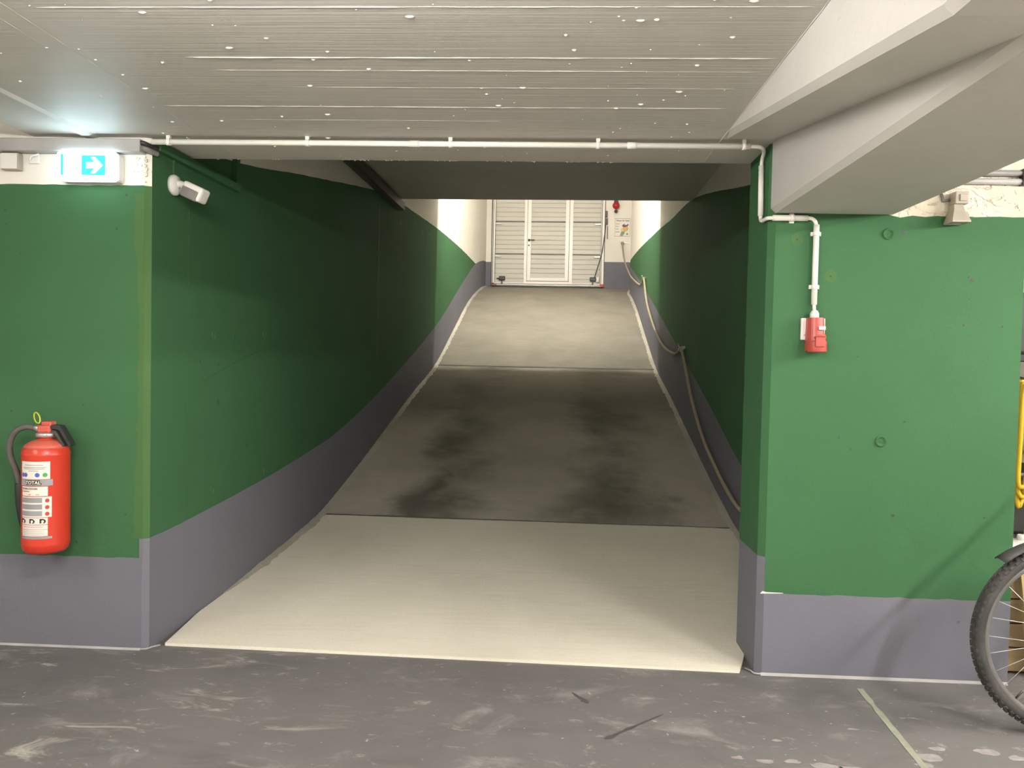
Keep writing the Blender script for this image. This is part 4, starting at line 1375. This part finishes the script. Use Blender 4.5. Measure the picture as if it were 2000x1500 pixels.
def wheel(cx, first):
    w_ = MB()
    # rim: open channel profile swept round
    prof = [(RT - .056, -.013), (RT - .043, -.014), (RT - .038, -.012), (RT - .044, .0), (RT - .038, .012), (RT - .043, .014), (RT - .056, .013), (RT - .062, .0)]
    def sweep(mb, prof, seg=72):
        n = len(prof)
        vs_, fs_ = [], []
        for k in range(seg):
            a_ = 2 * math.pi * k / seg
            for r_, y_ in prof:
                vs_.append((r_ * math.cos(a_), y_, r_ * math.sin(a_)))
        for k in range(seg):
            k2 = (k + 1) % seg
            for i in range(n):
                i2 = (i + 1) % n
                fs_.append((k * n + i, k * n + i2, k2 * n + i2, k2 * n + i))
        mb.add(vs_, fs_, 0, True)
    sweep(w_, prof)
    root = w_.build('wheel', 'rim_grey', bk, (cx, 0, RT))
    t_ = MB()
    sweep(t_, [(RT - .025 + .021 * math.cos(2 * math.pi * k / 12), .024 * math.sin(2 * math.pi * k / 12)) for k in range(12)])
    nk = 84
    for k in range(nk):
        for j, yy in enumerate((-.019, -.007, .007, .019)):
            a_ = 2 * math.pi * (k + .5 * (j % 2)) / nk
            rr = RT - .025 + math.sqrt(max(0, .021 ** 2 * (1 - (yy / .024) ** 2)))
            tl = 1.05 * math.asin(yy / .0245)
            ca, sa = math.cos(a_), math.sin(a_)
            out = Vector((ca * math.cos(tl), math.sin(tl), sa * math.cos(tl)))
            tan = Vector((-sa, 0, ca))
            sd = tan.cross(out)
            c0 = Vector((rr * ca, yy, rr * sa))
            L, W, H = .0062, .0042, .0050
            vs_ = [c0 + tan * L * p + sd * W * q + out * (H if o_ else -.002) for o_ in (0, 1) for p, q in ((-1, -1), (1, -1), (1, 1), (-1, 1))]
            t_.add(vs_, [(4, 5, 6, 7), (0, 1, 5, 4), (1, 2, 6, 5), (2, 3, 7, 6), (3, 0, 4, 7)])
    t_.build('tire', 'rubber', root)
    MB().lathe([(.010, -.055), (.010, -.034), (.024, -.033), (.024, -.029), (.014, -.024), (.014, .024), (.024, .029), (.024, .033), (.010, .034), (.010, .055)], (0, 0, 0), 'Y', 20).build('hub', 'steel', root)
    spoke_me = {}
    for k in range(28):
        a_ = 2 * math.pi * k / 28
        sgn = 1 if k % 2 else -1
        off = .42 * (1 if (k // 2) % 2 else -1)
        p0 = (.022 * math.cos(a_ + off * 3), sgn * .031, .022 * math.sin(a_ + off * 3))
        p1 = ((RT - .060) * math.cos(a_), sgn * .003, (RT - .060) * math.sin(a_))
        MB().tube([p0, p1], .0013, 5).build('spoke', 'spoke_steel', root)
    MB().tube([((RT - .058) * math.cos(4.0), -.004, (RT - .058) * math.sin(4.0)), ((RT - .095) * math.cos(4.0), -.004, (RT - .095) * math.sin(4.0))], .0035, 8).build('valve', 'black_plastic', root)
    return root


WBX = 1.06
wheel(0, True)
wheel(WBX, False)


def mudguard(cx, a0, a1):
    vs_, fs_ = [], []
    k = 26
    for i in range(k + 1):
        a_ = math.radians(a0 + (a1 - a0) * i / k)
        flare_ = .012 * max(0, (i - k + 5) / 5) + .0
        wd = .027 + .006 * max(0, (i - k + 6) / 6)
        for (yy, dr_) in ((-wd, -.012), (-wd * .6, -.002), (0, .003), (wd * .6, -.002), (wd, -.012)):
            for th in (0, .003):
                r_ = RT + .022 + dr_ + th + flare_
                vs_.append((cx + r_ * math.cos(a_), yy, RT + r_ * math.sin(a_)))
    for i in range(k):
        b0, b1 = 10 * i, 10 * (i + 1)
        for j in range(4):
            fs_.append((b0 + 2 * j, b0 + 2 * j + 2, b1 + 2 * j + 2, b1 + 2 * j))
            fs_.append((b0 + 2 * j + 1, b0 + 2 * j + 3, b1 + 2 * j + 3, b1 + 2 * j + 1))
        fs_.append((b0, b0 + 1, b1 + 1, b1))
        fs_.append((b0 + 8, b0 + 9, b1 + 9, b1 + 8))
    for e in (0, 10 * k):
        for j in range(4):
            fs_.append((e + 2 * j, e + 2 * j + 1, e + 2 * j + 3, e + 2 * j + 2))
    MB().add(vs_, fs_, 0, True).build('mudguard', 'mudguard', bk)


mudguard(0, 40, 134)
mudguard(WBX, 20, 150)
HT, HB = Vector((.235, 0, .86)), Vector((.20, 0, .74))       # head tube
ST, BB = Vector((.84, 0, .80)), Vector((.66, 0, .30))
for sgn in (-1, 1):
    MB().tube([(.0, sgn * .052, RT), (.03, sgn * .052, RT + .06), (.15, sgn * .045, .66), (.185, sgn * .02, .70)], [.010, .013, .015, .015], 10).build('fork_blade', 'frame_blue', bk)
    MB().tube([(WBX, sgn * .062, RT), tuple(BB + Vector((.04, sgn * .03, 0)))], .010, 8).build('chain_stay', 'frame_blue', bk)
    MB().tube([(WBX, sgn * .062, RT), tuple(ST + Vector((0, sgn * .02, -.05)))], .009, 8).build('seat_stay', 'frame_blue', bk)
    MB().tube([tuple(BB + Vector((0, sgn * .05, 0))), tuple(BB + Vector((sgn * .06, sgn * .065, -.15 * sgn)))], .010, 8).build('crank', 'steel', bk)
    MB().box((BB.x + sgn * .06 - .045, min(sgn * .07, sgn * .15), BB.z - .15 * sgn - .012), (BB.x + sgn * .06 + .045, max(sgn * .07, sgn * .15), BB.z - .15 * sgn + .012), bev=.004).build('pedal', 'black_plastic', bk)
    MB().tube([(.25, sgn * .02, .99), (.25, sgn * .16, 1.00), (.29, sgn * .25, 1.02), (.33, sgn * .30, 1.02)], .011, 8).build('handlebar', 'black_plastic', bk)
MB().tube([(.185, 0, .69), HB, HT], .020, 10).build('head_tube', 'frame_blue', bk)
MB().tube([HT, (.25, 0, .99)], .013, 8).build('stem', 'steel', bk)
MB().tube([(.19, -.03, .70), (.19, .03, .70)], .016, 8).build('fork_crown', 'frame_blue', bk)
MB().tube([HB, BB], .019, 10).build('down_tube', 'frame_blue', bk)
MB().tube([HT - Vector((0, 0, .02)), ST - Vector((0, 0, .04))], .016, 10).build('top_tube', 'frame_blue', bk)
MB().tube([BB, ST], .016, 10).build('seat_tube', 'frame_blue', bk)
MB().tube([ST, ST + Vector((.04, 0, .11))], .013, 8).build('seat_post', 'steel', bk)
MB().lathe([(.085, -.006), (.09, 0), (.085, .006)], BB + Vector((0, -.045, 0)), 'Y', 28).build('chainring', 'dark_metal', bk)
m = MB().prism([(.76, .012), (.86, .03), (.96, .07), (1.0, .06), (1.01, 0), (1.0, -.06), (.96, -.07), (.86, -.03), (.76, -.012)], lambda u, v, d: (u, v, d), .91, .955)
m.build('saddle', 'black_plastic', bk)
MB().tube([(.70, -.05, .28), (.80, -.10, .0)], .008, 8).build('kickstand', 'steel', bk)

# ------------------------------------------------------------------ things in the recess beyond the wall end
rk = thing('storage_rack', 'dark steel storage rack in the recess at the right edge', 'rack', (2.05, 3.80, 0))
for x_ in (0, 1.1):
    for y_ in (0, .45):
        MB().box((x_, y_, 0), (x_ + .04, y_ + .04, 2.0)).build('upright', 'black_plastic', rk)
for z_ in (.48, .9, 1.35, 1.8):
    MB().box((0, 0, z_), (1.14, .49, z_ + .03)).build('shelf', 'black_plastic', rk)
for k, (x_, z_, w_, h_) in enumerate(((.06, .515, .48, .30), (.58, .515, .48, .30), (.06, .935, .48, .33), (.58, .935, .48, .33), (.06, 1.385, .48, .30), (.58, 1.385, .48, .30))):
    c_x = thing('storage_bin', ['black storage bin on the lowest rack shelf, near the wall end', 'black storage bin on the lowest rack shelf, farther right', 'black storage bin on the middle rack shelf, near the wall end', 'black storage bin on the middle rack shelf, farther right', 'black storage bin on the upper rack shelf, near the wall end', 'black storage bin on the upper rack shelf, farther right'][k], 'bin', (2.05 + x_, 3.82, z_ - .004), group='black bins on the storage rack')
    MB().box((0, 0, 0), (w_, .42, h_), bev=.015).build('tub', 'black_plastic', c_x)
    MB().box((-.008, -.008, h_ - .03), (w_ + .008, .428, h_ - .012), bev=.004).build('rim', 'black_plastic', c_x)
yc = thing('cable_coil', 'yellow cable coil hanging beside the right wall end', 'cable', (2.178, 3.72, 0))
for k in range(3):
    o_ = .012 * k
    top, bot = 1.262 - o_, .66 + .05 * k
    pts = [(0, 0, top), (.026 + o_, .0, 1.15), (.045 + o_, 0, .95), (.036 + o_, 0, .76), (.012, 0, bot), (-.006 - o_ * .4, 0, .78), (-.004 - o_ * .4, 0, .98), (-.002 - o_ * .4, 0, 1.16), (0, 0, top)]
    MB().tube([p + Vector((.04, -.018 * k, 0)) for p in catmull(pts[:-1] + [pts[0]], 6)], .0105, 8).build('loop', 'yellow_cable', yc)
MB().tube([(.04, .06, 1.275), (.04, -.05, 1.262), (.04, -.06, 1.29)], .006, 6).build('hanging_hook', 'steel', yc)
wc = thing('white_cable', 'thin white cable hanging below the yellow coil', 'cable', (2.165, 3.60, 0))
MB().tube(catmull([(.035, .03, 1.25), (.02, .02, 1.0), (.022, .0, .86), (.04, .0, .72), (.056, .0, .64), (.03, .0, .585), (.028, .0, .52)], 6), .006, 8).build('cable', 'conduit_white', wc)
cr = thing('wooden_crate', 'brown wooden crate standing in the recess behind the bicycle wheel', 'crate', (1.95, 3.36, 0))
for k in range(4):
    z_ = .012 + k * .105
    for y_ in (0, .38):
        MB().box((0, y_, z_), (.62, y_ + .016, z_ + .098), bev=.002).build('slat', 'wood', cr)
    for x_ in (0, .604):
        MB().box((x_, .017, z_), (x_ + .016, .379, z_ + .098), bev=.002).build('end_slat', 'wood', cr)
for x_ in (.03, .57):
    MB().box((x_, .017, 0), (x_ + .025, .045, .435)).build('post', 'wood_pale', cr)
    MB().box((x_, .35, 0), (x_ + .025, .379, .435)).build('post', 'wood_pale', cr)
MB().box((.017, .017, .005), (.603, .379, .02)).build('bottom_board', 'wood', cr)
MB().box((.0, .0, .432), (.62, .396, .446)).build('top_board', 'wood', cr)
wl = thing('wood_batten', 'pale wooden batten leaning in front of the crate', 'batten', (2.02, 3.33, 0))
MB().prism([(0, 0), (.03, 0), (-.04, .52), (-.07, .52)], lambda u, v, d: (u + .05, d, v), -.012, .012).build('batten', 'wood_pale', wl)
cn = thing('canister', 'white plastic canister on the wooden crate', 'canister', (2.10, 3.52, .446))
MB().box((-.07, -.06, 0), (.07, .06, .10), bev=.025).build('tank', 'plastic_white', cn)
MB().lathe([(.02, .098), (.02, .12), (.016, .124)], (.03, 0, 0), 'Z', 14).build('cap', 'plastic_white', cn)
